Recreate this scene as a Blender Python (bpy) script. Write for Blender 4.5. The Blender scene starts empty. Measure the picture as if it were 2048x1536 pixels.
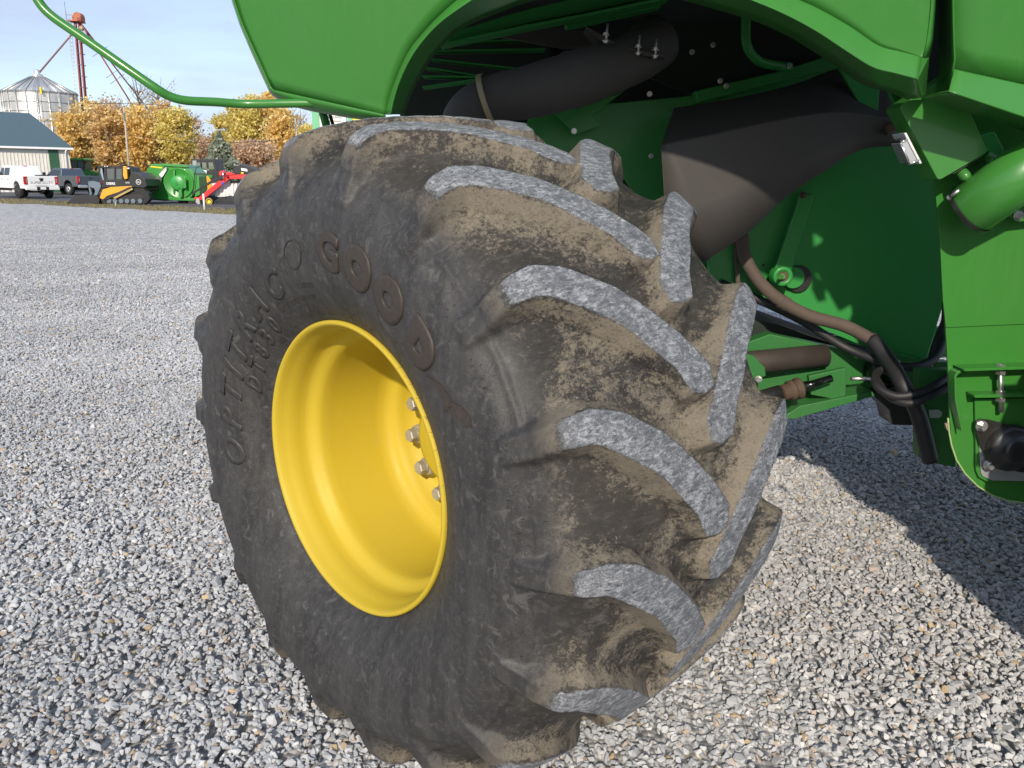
import bpy, bmesh, math, random
import numpy as np
from mathutils import Vector, Matrix, Euler, noise

random.seed(7); np.random.seed(7)
PI = math.pi
SC = bpy.context.scene
COL = SC.collection

# ------------------------------------------------------------------ camera, sky, sun, exposure
CAM_H = 1.657
FPX = 1650.4                                   # focal length in photograph pixels (2048 wide)
RIGHT = Vector((0.99992801, 0.00291533, 0.01163959))
DOWN = Vector((0.01199914, -0.2429443, -0.96996602))
FWD = Vector((0.0, 0.97003585, -0.24296179))
CAMLOC = Vector((0, 0, CAM_H))
cam_d = bpy.data.cameras.new('camera'); cam = bpy.data.objects.new('camera', cam_d); COL.objects.link(cam)
cam_d.sensor_width = 36.0; cam_d.lens = FPX / 2048 * 36.0
cam_d.clip_start = 0.05; cam_d.clip_end = 2500
m3 = Matrix((RIGHT, -DOWN, -FWD)).transposed()
cam.matrix_world = Matrix.Translation(CAMLOC) @ m3.to_4x4()
SC.camera = cam

SUN_EL = math.radians(29.0); SUN_AZ = math.radians(8.0)      # light travels towards +Y, a little to +X
world = bpy.data.worlds.new('World'); SC.world = world; world.use_nodes = True
wn = world.node_tree.nodes; wl = world.node_tree.links; wn.clear()
wo = wn.new('ShaderNodeOutputWorld'); wb = wn.new('ShaderNodeBackground'); wb.inputs['Strength'].default_value = 0.15
sky = wn.new('ShaderNodeTexSky'); sky.sky_type = 'NISHITA'; sky.sun_disc = False
sky.sun_elevation = SUN_EL; sky.sun_rotation = PI + SUN_AZ
sky.air_density = 1.0; sky.dust_density = .7; sky.ozone_density = 1.6; sky.altitude = 200
tc = wn.new('ShaderNodeTexCoord'); mp = wn.new('ShaderNodeMapping'); mp.inputs['Scale'].default_value = (1.2, 1.2, 7.0)
nz = wn.new('ShaderNodeTexNoise'); nz.inputs['Scale'].default_value = 2.2; nz.inputs['Detail'].default_value = 7; nz.inputs['Roughness'].default_value = 0.58
cr = wn.new('ShaderNodeValToRGB'); cr.color_ramp.elements[0].position = 0.42; cr.color_ramp.elements[1].position = 0.72
mx = wn.new('ShaderNodeMix'); mx.data_type = 'RGBA'; mx.inputs[7].default_value = (2.85, 3.4, 4.55, 1)
mm = wn.new('ShaderNodeMath'); mm.operation = 'MULTIPLY_ADD'; mm.inputs[1].default_value = 0.42; mm.inputs[2].default_value = .56
wl.new(tc.outputs['Generated'], mp.inputs['Vector']); wl.new(mp.outputs[0], nz.inputs['Vector']); wl.new(nz.outputs['Fac'], cr.inputs[0])
wl.new(cr.outputs[0], mm.inputs[0]); wl.new(mm.outputs[0], mx.inputs[0]); wl.new(sky.outputs[0], mx.inputs[6])
wl.new(mx.outputs[2], wb.inputs['Color']); wl.new(wb.outputs[0], wo.inputs[0])

sun_d = bpy.data.lights.new('sun', 'SUN'); sun = bpy.data.objects.new('sun', sun_d); COL.objects.link(sun)
sun_d.energy = 3.5; sun_d.angle = math.radians(1.1); sun_d.color = (1.0, 0.9, 0.76)
sdir = Vector((math.sin(SUN_AZ) * math.cos(SUN_EL), math.cos(SUN_AZ) * math.cos(SUN_EL), -math.sin(SUN_EL)))
sun.rotation_euler = sdir.to_track_quat('-Z', 'Y').to_euler(); sun.location = (-2, -8, 6)
SC.view_settings.view_transform = 'Standard'; SC.view_settings.look = 'None'
SC.view_settings.exposure = 0.44; SC.view_settings.gamma = 1.0; SC.view_settings.use_curve_mapping = False
SC.cycles.max_bounces = 8

# ------------------------------------------------------------------ helpers
def ray(px, py):
    return RIGHT * ((px - 1024) / FPX) + DOWN * ((py - 768) / FPX) + FWD
def at(px, py, Y):
    d = ray(px, py); return CAMLOC + d * (Y / d.y)
def gnd(px, py):
    d = ray(px, py); return CAMLOC + d * (-CAM_H / d.z)

BAY = .42; AXL = .12
def atb(px, py, Y): return at(px, py, Y + BAY)
def atc(px, py, Y): return at(px, py, Y + .10)
def ata(px, py, Y): return at(px, py, Y + AXL)
def ath(px, py, Y):
    f = min(1, max(0, (py - 690)/80)); return at(px, py, Y + BAY*(1-f) + .22*f)
def link(o, parent=None):
    COL.objects.link(o)
    if parent is not None:
        o.parent = parent
        o.matrix_parent_inverse = wmat(parent).inverted()
    return o
def wmat(o):
    m = o.matrix_basis.copy()
    if o.parent is not None:
        m = wmat(o.parent) @ o.matrix_parent_inverse @ m
    return m
def tag(o, label=None, cat=None, group=None, kind=None):
    if label: o['label'] = label
    if cat: o['category'] = cat
    if group: o['group'] = group
    if kind: o['kind'] = kind
    return o
def empty(name, loc=(0, 0, 0), parent=None):
    o = bpy.data.objects.new(name, None); o.location = loc; o.empty_display_size = 0.2
    return link(o, parent)

class MB:
    def __init__(s): s.v = []; s.f = []; s.sm = []
    def add(s, vs, fs, smooth=False):
        b = len(s.v); s.v += [tuple(p) for p in vs]; s.f += [tuple(i + b for i in f) for f in fs]; s.sm += [smooth] * len(fs)
        return s
    def box(s, lo, hi):
        x0, y0, z0 = lo; x1, y1, z1 = hi
        return s.add([(x0,y0,z0),(x1,y0,z0),(x1,y1,z0),(x0,y1,z0),(x0,y0,z1),(x1,y0,z1),(x1,y1,z1),(x0,y1,z1)],
                     [(0,3,2,1),(4,5,6,7),(0,1,5,4),(1,2,6,5),(2,3,7,6),(3,0,4,7)])
    def prism(s, front, depth):
        """polygon of 3-D points, pushed along +Y by depth (number or vector)"""
        d = Vector((0, depth, 0)) if not hasattr(depth, '__len__') else Vector(depth)
        n = len(front); fr = [Vector(p) for p in front]
        vs = fr + [p + d for p in fr]
        fs = [tuple(range(n)), tuple(range(2*n-1, n-1, -1))]
        fs += [(i, i+n, (i+1) % n + n, (i+1) % n) for i in range(n)]
        return s.add(vs, fs)
    def px(s, pts, Y, depth):
        return s.prism([at(a, b, Y) for a, b in pts], depth)
    def pxb(s, pts, Y, depth): return s.px(pts, Y + BAY, depth)
    def pxc(s, pts, Y, depth): return s.px(pts, Y + .10, depth)
    def pxa(s, pts, Y, depth): return s.px(pts, Y + AXL, depth)
    def tube(s, path, r, n=10, caps=True, closed=False):
        P = [Vector(p) for p in path]; m = len(P)
        R = r if hasattr(r, '__len__') else [r] * m
        vs = []; fs = []; up = None
        for i in range(m):
            a = P[(i-1) % m] if (i > 0 or closed) else P[i]; b = P[(i+1) % m] if (i < m-1 or closed) else P[i]
            t = (b - a).normalized()
            if up is None:
                up = Vector((0, 0, 1)) if abs(t.z) < .9 else Vector((1, 0, 0))
            x = up.cross(t).normalized(); y = t.cross(x); up = y
            vs += [P[i] + (x * math.cos(2*PI*k/n) + y * math.sin(2*PI*k/n)) * R[i] for k in range(n)]
        for i in range(m if closed else m-1):
            j = (i+1) % m
            fs += [(i*n+k, i*n+(k+1) % n, j*n+(k+1) % n, j*n+k) for k in range(n)]
        s.add(vs, fs, True)
        if caps and not closed:
            s.f.append(tuple(len(s.v)-len(vs)+k for k in range(n))[::-1]); s.sm.append(False)
            s.f.append(tuple(len(s.v)-n+k for k in range(n))); s.sm.append(False)
        return s
    def lathe(s, prof, origin, axis, n=32, xdir=None, smooth=True):
        """prof: (t along axis, radius)"""
        ax = Vector(axis).normalized(); o = Vector(origin)
        x = Vector(xdir) if xdir is not None else (Vector((0, 0, 1)) if abs(ax.z) < .9 else Vector((1, 0, 0)))
        x = (x - ax * x.dot(ax)).normalized(); y = ax.cross(x)
        vs = []; fs = []
        for t, r in prof:
            vs += [o + ax * t + (x * math.cos(2*PI*k/n) + y * math.sin(2*PI*k/n)) * r for k in range(n)]
        for i in range(len(prof)-1):
            fs += [(i*n+k, i*n+(k+1) % n, (i+1)*n+(k+1) % n, (i+1)*n+k) for k in range(n)]
        return s.add(vs, fs, smooth)
    def hexbolt(s, o, axis, r, h, washer=True):
        if washer: s.lathe([(0, 0), (0, r*1.35), (h*.25, r*1.35), (h*.25, 0)], o, axis, 16, smooth=False)
        s.lathe([(h*.2, r), (h*.9, r), (h, r*.85), (h, 0)], o, axis, 6, smooth=False)
        return s
    def build(s, name, mat, parent=None, bevel=0, seg=2, smooth=None, angle=None):
        me = bpy.data.meshes.new(name); me.from_pydata(s.v, [], s.f); me.validate()
        if smooth is None: me.polygons.foreach_set('use_smooth', s.sm if len(s.sm) == len(me.polygons) else [False]*len(me.polygons))
        elif smooth: me.polygons.foreach_set('use_smooth', [True]*len(me.polygons))
        me.materials.append(mat)
        bm = bmesh.new(); bm.from_mesh(me); bmesh.ops.recalc_face_normals(bm, faces=bm.faces); bm.to_mesh(me); bm.free()
        o = bpy.data.objects.new(name, me); link(o, parent)
        if bevel:
            b = o.modifiers.new('bevel', 'BEVEL'); b.width = bevel; b.segments = seg; b.limit_method = 'ANGLE'; b.angle_limit = math.radians(35)
            me.polygons.foreach_set('use_smooth', [True]*len(me.polygons))
            b.harden_normals = True
        return o

def smooth_path(pts, n=6):
    """Catmull-Rom through 3-D points"""
    P = [Vector(p) for p in pts]; P = [P[0]*2 - P[1]] + P + [P[-1]*2 - P[-2]]; out = []
    for i in range(1, len(P)-2):
        for k in range(n):
            t = k/n; a, b, c, d = P[i-1], P[i], P[i+1], P[i+2]
            out.append(0.5*((2*b) + (c-a)*t + (2*a-5*b+4*c-d)*t*t + (3*b-a-3*c+d)*t*t*t))
    out.append(P[-2]); return out

# ------------------------------------------------------------------ materials
class NT:
    def __init__(s, name):
        s.m = bpy.data.materials.new(name); s.m.use_nodes = True; s.t = s.m.node_tree; s.n = s.t.nodes; s.l = s.t.links
        s.b = s.n['Principled BSDF']; s._p = None
    def new(s, kind, **kw):
        x = s.n.new(kind)
        for k, v in kw.items():
            if hasattr(x, k) and k not in x.inputs: setattr(x, k, v)
        return x
    def pos(s):
        if s._p is None: s._p = s.n.new('ShaderNodeTexCoord').outputs['Object']
        return s._p
    def geo(s): return s.n.new('ShaderNodeNewGeometry').outputs['Position']
    def mapping(s, vec, scale=(1,1,1), rot=(0,0,0)):
        x = s.n.new('ShaderNodeMapping'); x.inputs['Scale'].default_value = scale; x.inputs['Rotation'].default_value = rot
        s.l.new(vec, x.inputs[0]); return x.outputs[0]
    def noise(s, vec, scale, detail=4, rough=.55, dist=0):
        x = s.n.new('ShaderNodeTexNoise'); x.inputs['Scale'].default_value = scale; x.inputs['Detail'].default_value = detail
        x.inputs['Roughness'].default_value = rough; x.inputs['Distortion'].default_value = dist; s.l.new(vec, x.inputs['Vector']); return x.outputs['Fac']
    def voro(s, vec, scale, feature='F1', out='Distance'):
        x = s.n.new('ShaderNodeTexVoronoi'); x.feature = feature; x.inputs['Scale'].default_value = scale; s.l.new(vec, x.inputs['Vector']); return x.outputs[out]
    def ramp(s, fac, stops, interp='LINEAR'):
        x = s.n.new('ShaderNodeValToRGB'); cr = x.color_ramp; cr.interpolation = interp
        while len(cr.elements) < len(stops): cr.elements.new(.5)
        for e, (p, c) in zip(cr.elements, stops):
            e.position = p; e.color = (c if hasattr(c, '__len__') else (c, c, c)) + ((1,) if not hasattr(c, '__len__') or len(c) == 3 else ())
        s.l.new(fac, x.inputs[0]); return x.outputs[0]
    def mix(s, fac, a, b):
        x = s.n.new('ShaderNodeMix'); x.data_type = 'RGBA'
        for i, v in ((0, fac), (6, a), (7, b)):
            if isinstance(v, (int, float)): x.inputs[i].default_value = v
            elif isinstance(v, tuple): x.inputs[i].default_value = v + (1,) if len(v) == 3 else v
            else: s.l.new(v, x.inputs[i])
        return x.outputs[2]
    def math(s, op, a, b=0, c=0):
        x = s.n.new('ShaderNodeMath'); x.operation = op
        for i, v in enumerate((a, b, c)):
            if isinstance(v, (int, float)): x.inputs[i].default_value = v
            else: s.l.new(v, x.inputs[i])
        return x.outputs[0]
    def attr(s, name, typ='GEOMETRY', out='Fac'):
        x = s.n.new('ShaderNodeAttribute'); x.attribute_name = name; x.attribute_type = typ; return x.outputs[out]
    def bump(s, h, strength=.3, dist=.01, normal=None):
        x = s.n.new('ShaderNodeBump'); x.inputs['Strength'].default_value = strength; x.inputs['Distance'].default_value = dist
        s.l.new(h, x.inputs['Height'])
        if normal is not None: s.l.new(normal, x.inputs['Normal'])
        s.l.new(x.outputs[0], s.b.inputs['Normal']); return x.outputs[0]
    def set(s, col=None, rough=None, metal=None, coat=None, spec=None):
        for k, v in (('Base Color', col), ('Roughness', rough), ('Metallic', metal), ('Coat Weight', coat), ('Specular IOR Level', spec)):
            if v is None: continue
            if isinstance(v, (int, float)): s.b.inputs[k].default_value = v
            elif isinstance(v, tuple): s.b.inputs[k].default_value = v + (1,) if len(v) == 3 else v
            else: s.l.new(v, s.b.inputs[k])
        return s

def paint(name, col, rough=.3, dust=.25, dust_sheen_col=(.22, .19, .14), coat=.35, scale=1.0):
    t = NT(name); p = t.geo()
    n1 = t.noise(p, 1.7*scale, 6, .6); n2 = t.noise(t.mapping(p, (30, 30, 4)), 2.0*scale, 5, .7); n3 = t.noise(p, 160*scale, 2, .5)
    f = t.math('MULTIPLY', t.ramp(n1, [(.38, 0.0), (.75, 1.0)]), t.ramp(n2, [(.35, .35), (.7, 1.0)]))
    f = t.math('MULTIPLY', f, dust)
    speck = t.ramp(n3, [(.70, 0.0), (.76, 1.0)]); f2 = t.math('MAXIMUM', f, t.math('MULTIPLY', speck, dust*.8))
    st = t.ramp(t.noise(t.mapping(p, (26, 26, 1.1), (0, .22, 0)), 1.6, 3, .6, .3), [(.60, 0.0), (.66, .55), (.70, 0.0)])  # pale vertical streaks painted in for panel reflections, scuffs and dust lines
    f2 = t.math('MAXIMUM', f2, t.math('MULTIPLY', st, t.math('MULTIPLY', n1, dust*2.2)))
    c = t.mix(f2, col, dust_sheen_col)
    c = t.mix(t.math('MULTIPLY', n1, .25), c, tuple(x*.75 for x in col))
    r = t.math('ADD', t.math('MULTIPLY', f, .6), t.math('ADD', rough-.05, t.math('MULTIPLY', n2, .12)))
    t.set(c, r, 0, coat, .35); t.b.inputs['Coat Roughness'].default_value = .12
    t.bump(t.noise(p, 420*scale, 2), .04, .002)
    return t.m
def simple(name, col, rough=.5, metal=0, var=.25, scale=8, bump=.0, coat=0):
    t = NT(name); p = t.geo(); n = t.noise(p, scale, 5, .6)
    c = t.mix(n, tuple(x*(1-var) for x in col), tuple(min(1, x*(1+var)) for x in col))
    t.set(c, t.math('ADD', rough-.08, t.math('MULTIPLY', n, .16)), metal, coat)
    if bump: t.bump(t.noise(p, scale*12, 4), bump, .003)
    return t.m
GREEN = paint('green_paint', (.038, .185, .028), .3, .14, (.2, .24, .15), .3)
GREEN_D = paint('green_paint_dusty', (.026, .235, .045), .42, .10, (.16, .14, .09), .08)
GREEN_X = paint('green_frame_shaded', (.022, .15, .03), .45, .25, (.14, .12, .09), .05)  # darker copy of the green, for the shade on axle and lower frame
YELLOW = paint('yellow_rim_paint', (.50, .365, .022), .52, .3, (.36, .29, .10), .0)
STEEL = simple('zinc_steel', (.55, .54, .52), .35, .9, .15, 30)
STEEL_B = simple('bright_plate_steel', (.6, .6, .6), .42, .7, .15, 14)
BOLT = simple('grey_coated_bolt', (.36, .33, .27), .5, .35, .2, 60, .1)
RUST = simple('rusty_steel', (.085, .055, .035), .75, .1, .5, 25, .2)
BLACK_R = simple('black_hose_rubber', (.018, .018, .02), .55, 0, .4, 30, .15)
CONDUIT = simple('dusty_brown_conduit', (.085, .062, .048), .8, 0, .35, 22, .2)
SHIELD = simple('brown_guard_tube', (.042, .032, .026), .7, 0, .5, 14, .2)
BLACK_P = simple('black_paint', (.02, .019, .018), .4, 0, .4, 12, .05, .2)
DUCT = simple('dusty_rubber_duct', (.055, .050, .046), .75, 0, .3, 5, .15)
CHUTE = simple("charcoal_plastic", (.050, .045, .041), .62, 0, .3, 4, .1)
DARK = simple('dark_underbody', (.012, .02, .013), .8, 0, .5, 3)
LENS = simple('lamp_glass', (.5, .5, .5), .08, .6, .1, 5)
CREAM = simple('cream_clamp', (.35, .28, .18), .5, .2, .2, 20)

U = Vector((0.7126668, 0.70145751, 0.00796186))
def mapr(t, v, a, b, c, d):
    x = t.n.new('ShaderNodeMapRange'); x.inputs[1].default_value = a; x.inputs[2].default_value = b; x.inputs[3].default_value = c; x.inputs[4].default_value = d
    t.l.new(v, x.inputs[0]); return x.outputs[0]

def rubber():
    t = NT('muddy_tyre_rubber'); p = t.geo()
    crown = t.attr('crown'); tread = t.attr('tread'); hgt = t.attr('lugh')
    ax = (U.x, U.y, U.z)
    rotm = (0, 0, -math.atan2(U.y, U.x))
    q = t.mapping(t.mapping(p, (1, 1, 1), rotm), (.30, 1, 1))          # stretched along the axle: scuffs run across the tread
    nA = t.noise(p, 5, 6, .65); nB = t.noise(q, 60, 7, .75, .5); nC = t.noise(p, 210, 3, .6); nL = t.noise(p, 3.2, 4, .6, .5)
    base = t.mix(nA, (.012, .012, .014), (.030, .029, .029))
    base = t.mix(t.ramp(nB, [(.50, 0.0), (.72, .55)]), base, (.105, .098, .088))
    base = t.mix(t.ramp(t.noise(q, 26, 6, .7, 1.0), [(.56, 0.0), (.66, .5)]), base, (.13, .125, .12))
    # dried soil: patchy film with torn streaks, thicker on the lug flanks, scraped off in places
    nM = t.noise(p, 4.6, 7, .66, .8); nS = t.noise(q, 110, 8, .88, .9); nT = t.noise(p, 150, 6, .82); nH = t.noise(q, 34, 7, .78, 1.2)
    def stretch(v, a, b):
        x = t.n.new('ShaderNodeMapRange'); x.inputs[1].default_value = a; x.inputs[2].default_value = b; t.l.new(v, x.inputs[0]); return x.outputs[0]
    fl = t.ramp(hgt, [(0.0, .0), (.08, .02), (.30, .16), (.55, .40), (.9, .44), (.98, .18), (1.0, .0)])
    fine = t.math('ADD', t.math('MULTIPLY', stretch(nS, .34, .66), .5), t.math('MULTIPLY', stretch(nT, .34, .66), .5))
    nG = t.noise(p, 62, 6, .85, .5); fine = t.math('ADD', t.math('MULTIPLY', fine, .55), t.math('ADD', t.math('MULTIPLY', stretch(nH, .3, .7), .17), t.math('MULTIPLY', stretch(nG, .34, .66), .28)))
    cov = t.math('ADD', t.math('MULTIPLY_ADD', stretch(nM, .34, .66), .46, .21), t.math('MULTIPLY', fl, .52))
    mf = t.math('MULTIPLY', t.ramp(t.math('SUBTRACT', cov, fine), [(0.0, 0.0), (.06, .42), (.26, .80)]), tread)
    base = t.mix(t.math('MULTIPLY', tread, t.math('MULTIPLY', stretch(nL, .3, .7), .35)), base, (.10, .085, .06))
    mudc = t.mix(nC, t.mix(nL, (.145, .118, .078), (.215, .178, .13)), (.33, .285, .22))
    c = t.mix(mf, base, mudc)
    wh = t.math('MULTIPLY', tread, t.ramp(t.noise(q, 120, 4, .85, .4), [(.64, 0.0), (.70, .85)])); c = t.mix(wh, c, (.36, .34, .30))
    bk = t.math('MULTIPLY', tread, t.ramp(t.noise(q, 90, 5, .85, 1.0), [(.58, 0.0), (.66, .8)])); c = t.mix(bk, c, (.012, .012, .013))
    # worn crowns: torn, chunked rubber
    v2 = t.noise(q, 140, 6, .92, .6); v3 = t.noise(p, 30, 6, .85, .8)
    cw = t.mix(t.ramp(v2, [(.40, 0.0), (.58, 1.0)]), (.05, .056, .068), (.43, .44, .46))
    cw = t.mix(t.ramp(v3, [(.44, .75), (.56, 0.0)]), cw, (.10, .105, .115))
    cm = t.ramp(t.math('ADD', crown, t.math('MULTIPLY', t.math('SUBTRACT', nT, .5), 1.5)), [(.36, 0.0), (.70, 1.0)])
    c = t.mix(cm, c, cw)
    # sidewall: brown bloom, dust brushed outwards, fine scratches
    side = t.math('SUBTRACT', 1.0, tread)
    sd = t.noise(t.mapping(p, (1, 1, .22), (0, .5, .3)), 16, 7, .75, .4)
    c = t.mix(t.math('MULTIPLY', side, t.ramp(sd, [(.38, .10), (.75, .75)])), c, (.072, .069, .065))
    for sc_, rt, st in ((26, (.3, .2, .4), 9), (38, (.1, 1.0, .2), 14), (55, (1.2, .3, .2), 12)):
        sc = t.ramp(t.noise(t.mapping(p, (1, 1, st), rt), sc_, 4, .7, 1.3), [(.68, 0.0), (.73, .45)])
        c = t.mix(t.math('MULTIPLY', t.math('SUBTRACT', 1.0, cm), sc), c, (.20, .18, .15))
    for sc_, rt in ((70, (.9, .1, .5)), (95, (.2, .9, 1.4))):
        sc = t.ramp(t.noise(t.mapping(p, (1, 1, 20), rt), sc_*.35, 3, .6, 1.6), [(.69, 0.0), (.72, .5), (.75, 0.0)]); c = t.mix(t.math('MULTIPLY', side, sc), c, (.16, .15, .135))
    dk = t.ramp(t.noise(t.mapping(p, (1, 1, 16), (.2, .1, 1.1)), 22, 4, .7, 1.0), [(.66, 0.0), (.72, .6)]); c = t.mix(t.math('MULTIPLY', side, dk), c, (.018, .017, .017))
    r = t.math('ADD', .46, t.math('MULTIPLY', mf, .5)); r = t.math('ADD', r, t.math('MULTIPLY', cm, .16)); r = t.math('ADD', r, t.math('MULTIPLY', sd, .14))
    t.set(c, r, 0, 0, .3)
    h = t.math('ADD', t.math('MULTIPLY', v2, t.math('MULTIPLY', cm, .45)), t.math('ADD', t.math('MULTIPLY', nS, t.math('MULTIPLY', tread, .8)), t.math('ADD', t.math('MULTIPLY', nC, .15), t.math('MULTIPLY', sd, .35))))
    t.bump(h, .9, .0055)
    return t.m
RUBBER = rubber()
def letter_mat():
    t = NT('brown_sidewall_lettering'); p = t.geo(); n = t.noise(p, 90, 5, .7); 
    t.set(t.mix(n, (.018, .014, .012), (.055, .042, .032)), .6); t.bump(n, .3, .002); return t.m
LETTER = letter_mat()
LETTER_R = simple('sidewall_lettering_rubber', (.030, .028, .027), .55, 0, .3, 60, .2)

# ------------------------------------------------------------------ gravel yard and ground
def gravel_ground_mat():
    t = NT('gravel_ground'); p = t.geo()
    cell = t.voro(p, 38, out='Color'); dist = t.voro(p, 38)
    cell2 = t.voro(p, 26, out='Color')
    sep = t.n.new('ShaderNodeSeparateColor'); t.l.new(cell, sep.inputs[0])
    sep2 = t.n.new('ShaderNodeSeparateColor'); t.l.new(cell2, sep2.inputs[0])
    c = t.ramp(sep.outputs[0], [(0, (.27, .27, .275)), (.35, (.41, .405, .40)), (.7, (.54, .53, .515)), (1, (.68, .665, .63))])
    c = t.mix(t.ramp(sep2.outputs[1], [(.92, 0.0), (.96, .6)]), c, (.42, .29, .14))
    big = t.noise(p, .35, 4); c = t.mix(t.math('MULTIPLY', t.ramp(big, [(.4, 0.0), (.65, 1.0)]), .22), c, (.52, .49, .44))
    sm_ = t.noise(p, 3.0, 7, .8); c = t.mix(t.ramp(sm_, [(.35, .35), (.6, 0.0)]), c, (.17, .18, .20)); sx_ = t.noise(t.mapping(p, (.35, 1, 1)), 1.3, 5, .75); c = t.mix(t.ramp(sx_, [(.45, 0.0), (.7, .4)]), c, (.58, .57, .55))
    fs_ = t.noise(t.mapping(p, (1, .10, 1)), 13, 5, .85); c = t.mix(t.ramp(fs_, [(.42, .8), (.54, 0.0)]), c, (.15, .155, .165)); c = t.mix(t.ramp(t.noise(t.mapping(p, (1, .12, 1)), 17, 5, .85), [(.50, 0.0), (.60, .8)]), c, (.74, .72, .69))
    gap = t.ramp(dist, [(.45, 0.0), (.9, .5)])
    c = t.mix(gap, c, (.07, .07, .075))
    t.set(c, .9); t.bump(t.math('SUBTRACT', 1.0, dist), .9, .012); return t.m
def stone_mat():
    t = NT('crushed_limestone')
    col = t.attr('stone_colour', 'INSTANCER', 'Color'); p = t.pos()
    n = t.noise(p, 45, 5, .65); n2 = t.noise(p, 160, 3, .6)
    c = t.mix(t.math('MULTIPLY', n, .55), col, t.mix(.5, col, (.12, .12, .125)))
    c = t.mix(t.ramp(n2, [(.62, 0.0), (.75, .35)]), c, (.5, .49, .46))
    t.set(c, .85); t.bump(n2, .25, .002); return t.m
GROUNDM = gravel_ground_mat(); STONEM = stone_mat()

def make_ground():
    m = MB(); n = 60
    ys = [-4 + 50*(i/n) for i in range(n+1)]
    m.add([(-60, -6, -.006), (60, -6, -.006), (60, 47, -.006), (-60, 47, -.006)], [(0, 1, 2, 3)])
    tag(m.build('gravel_yard', GROUNDM), kind='structure')
    t = NT('dry_grass_ground'); p = t.geo(); a = t.noise(p, .6, 6, .7); b = t.noise(p, 6, 6, .8)
    c = t.mix(a, (.16, .135, .07), (.09, .105, .035)); c = t.mix(t.ramp(b, [(.4, 0.0), (.7, .7)]), c, (.26, .19, .11)); t.set(c, .95); t.bump(b, .8, .05)
    m = MB(); m.add([(-900, -300, -.05), (900, -300, -.05), (900, 1500, -.05), (-900, 1500, -.05)], [(0, 1, 2, 3)])
    tag(m.build('ground', t.m), kind='structure')
    # grass verge between the gravel and the drive, with an uneven edge on the gravel side
    def edge(x):   # world Y of the gravel edge for a world X
        return 36.5 - (x + 13.0) * 0.62
    pts = []; N = 90
    for i in range(N+1):
        x = -50 + 70*i/N
        e = edge(x) if x < 8 else edge(8)
        pts.append((x, max(16, e + 1.1*noise.noise(Vector((x*.7, 0, 3))) + .5*noise.noise(Vector((x*3, 5, 3)))), .004))
    m = MB(); top = [(p[0], p[1] + 5.2, .004) for p in pts]
    m.add(pts + top, [(i, i+1, i+N+2, i+N+1) for i in range(N)]); tag(m.build('grass_verge', t.m), kind='structure')
    # asphalt drive
    ta = NT('asphalt_drive'); pa = ta.geo(); na = ta.noise(pa, 40, 5); ta.set(ta.mix(na, (.05, .05, .052), (.11, .11, .11)), .85)
    m = MB(); tp = [(p[0], p[1] + 3.9 + .15*math.sin(p[0]), .010) for p in pts]; tq = [(p[0], p[1] + 26, .010) for p in pts]
    m.add(tp + tq, [(i, i+1, i+N+2, i+N+1) for i in range(N)]); tag(m.build('asphalt_drive', ta.m), kind='structure')
    # grass blades: one mass of tufts on the verge
    rng = np.random.default_rng(3); vs = []; fs = []
    for k in range(9000):
        x = rng.uniform(-34, 4); e = edge(x) + 1.1*noise.noise(Vector((x*.7, 0, 3)))
        y = e + rng.uniform(-.6, 4.2); 
        if noise.noise(Vector((x*.5, y*.5, 9))) < -.05 and rng.uniform() < .85: continue
        h = rng.uniform(.03, .11); a = rng.uniform(0, 6.3); w = .018
        b = len(vs); dx, dy = math.cos(a)*w, math.sin(a)*w; lx, ly = rng.uniform(-.04, .04, 2)
        vs += [(x-dx, y-dy, 0), (x+dx, y+dy, 0), (x+lx, y+ly, h)]; fs.append((b, b+1, b+2))
    m = MB(); m.add(vs, fs)
    tg = NT('grass_blades'); rr = tg.n.new('ShaderNodeNewGeometry').outputs['Random Per Island']
    tg.set(tg.ramp(rr, [(0, (.10, .12, .03)), (.5, (.2, .17, .07)), (1, (.32, .22, .12))]), .9)
    tag(m.build('dry_grass', tg.m), 'short dry grass along the gravel edge before the parked vehicles', 'grass', kind='stuff')
make_ground()

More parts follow.
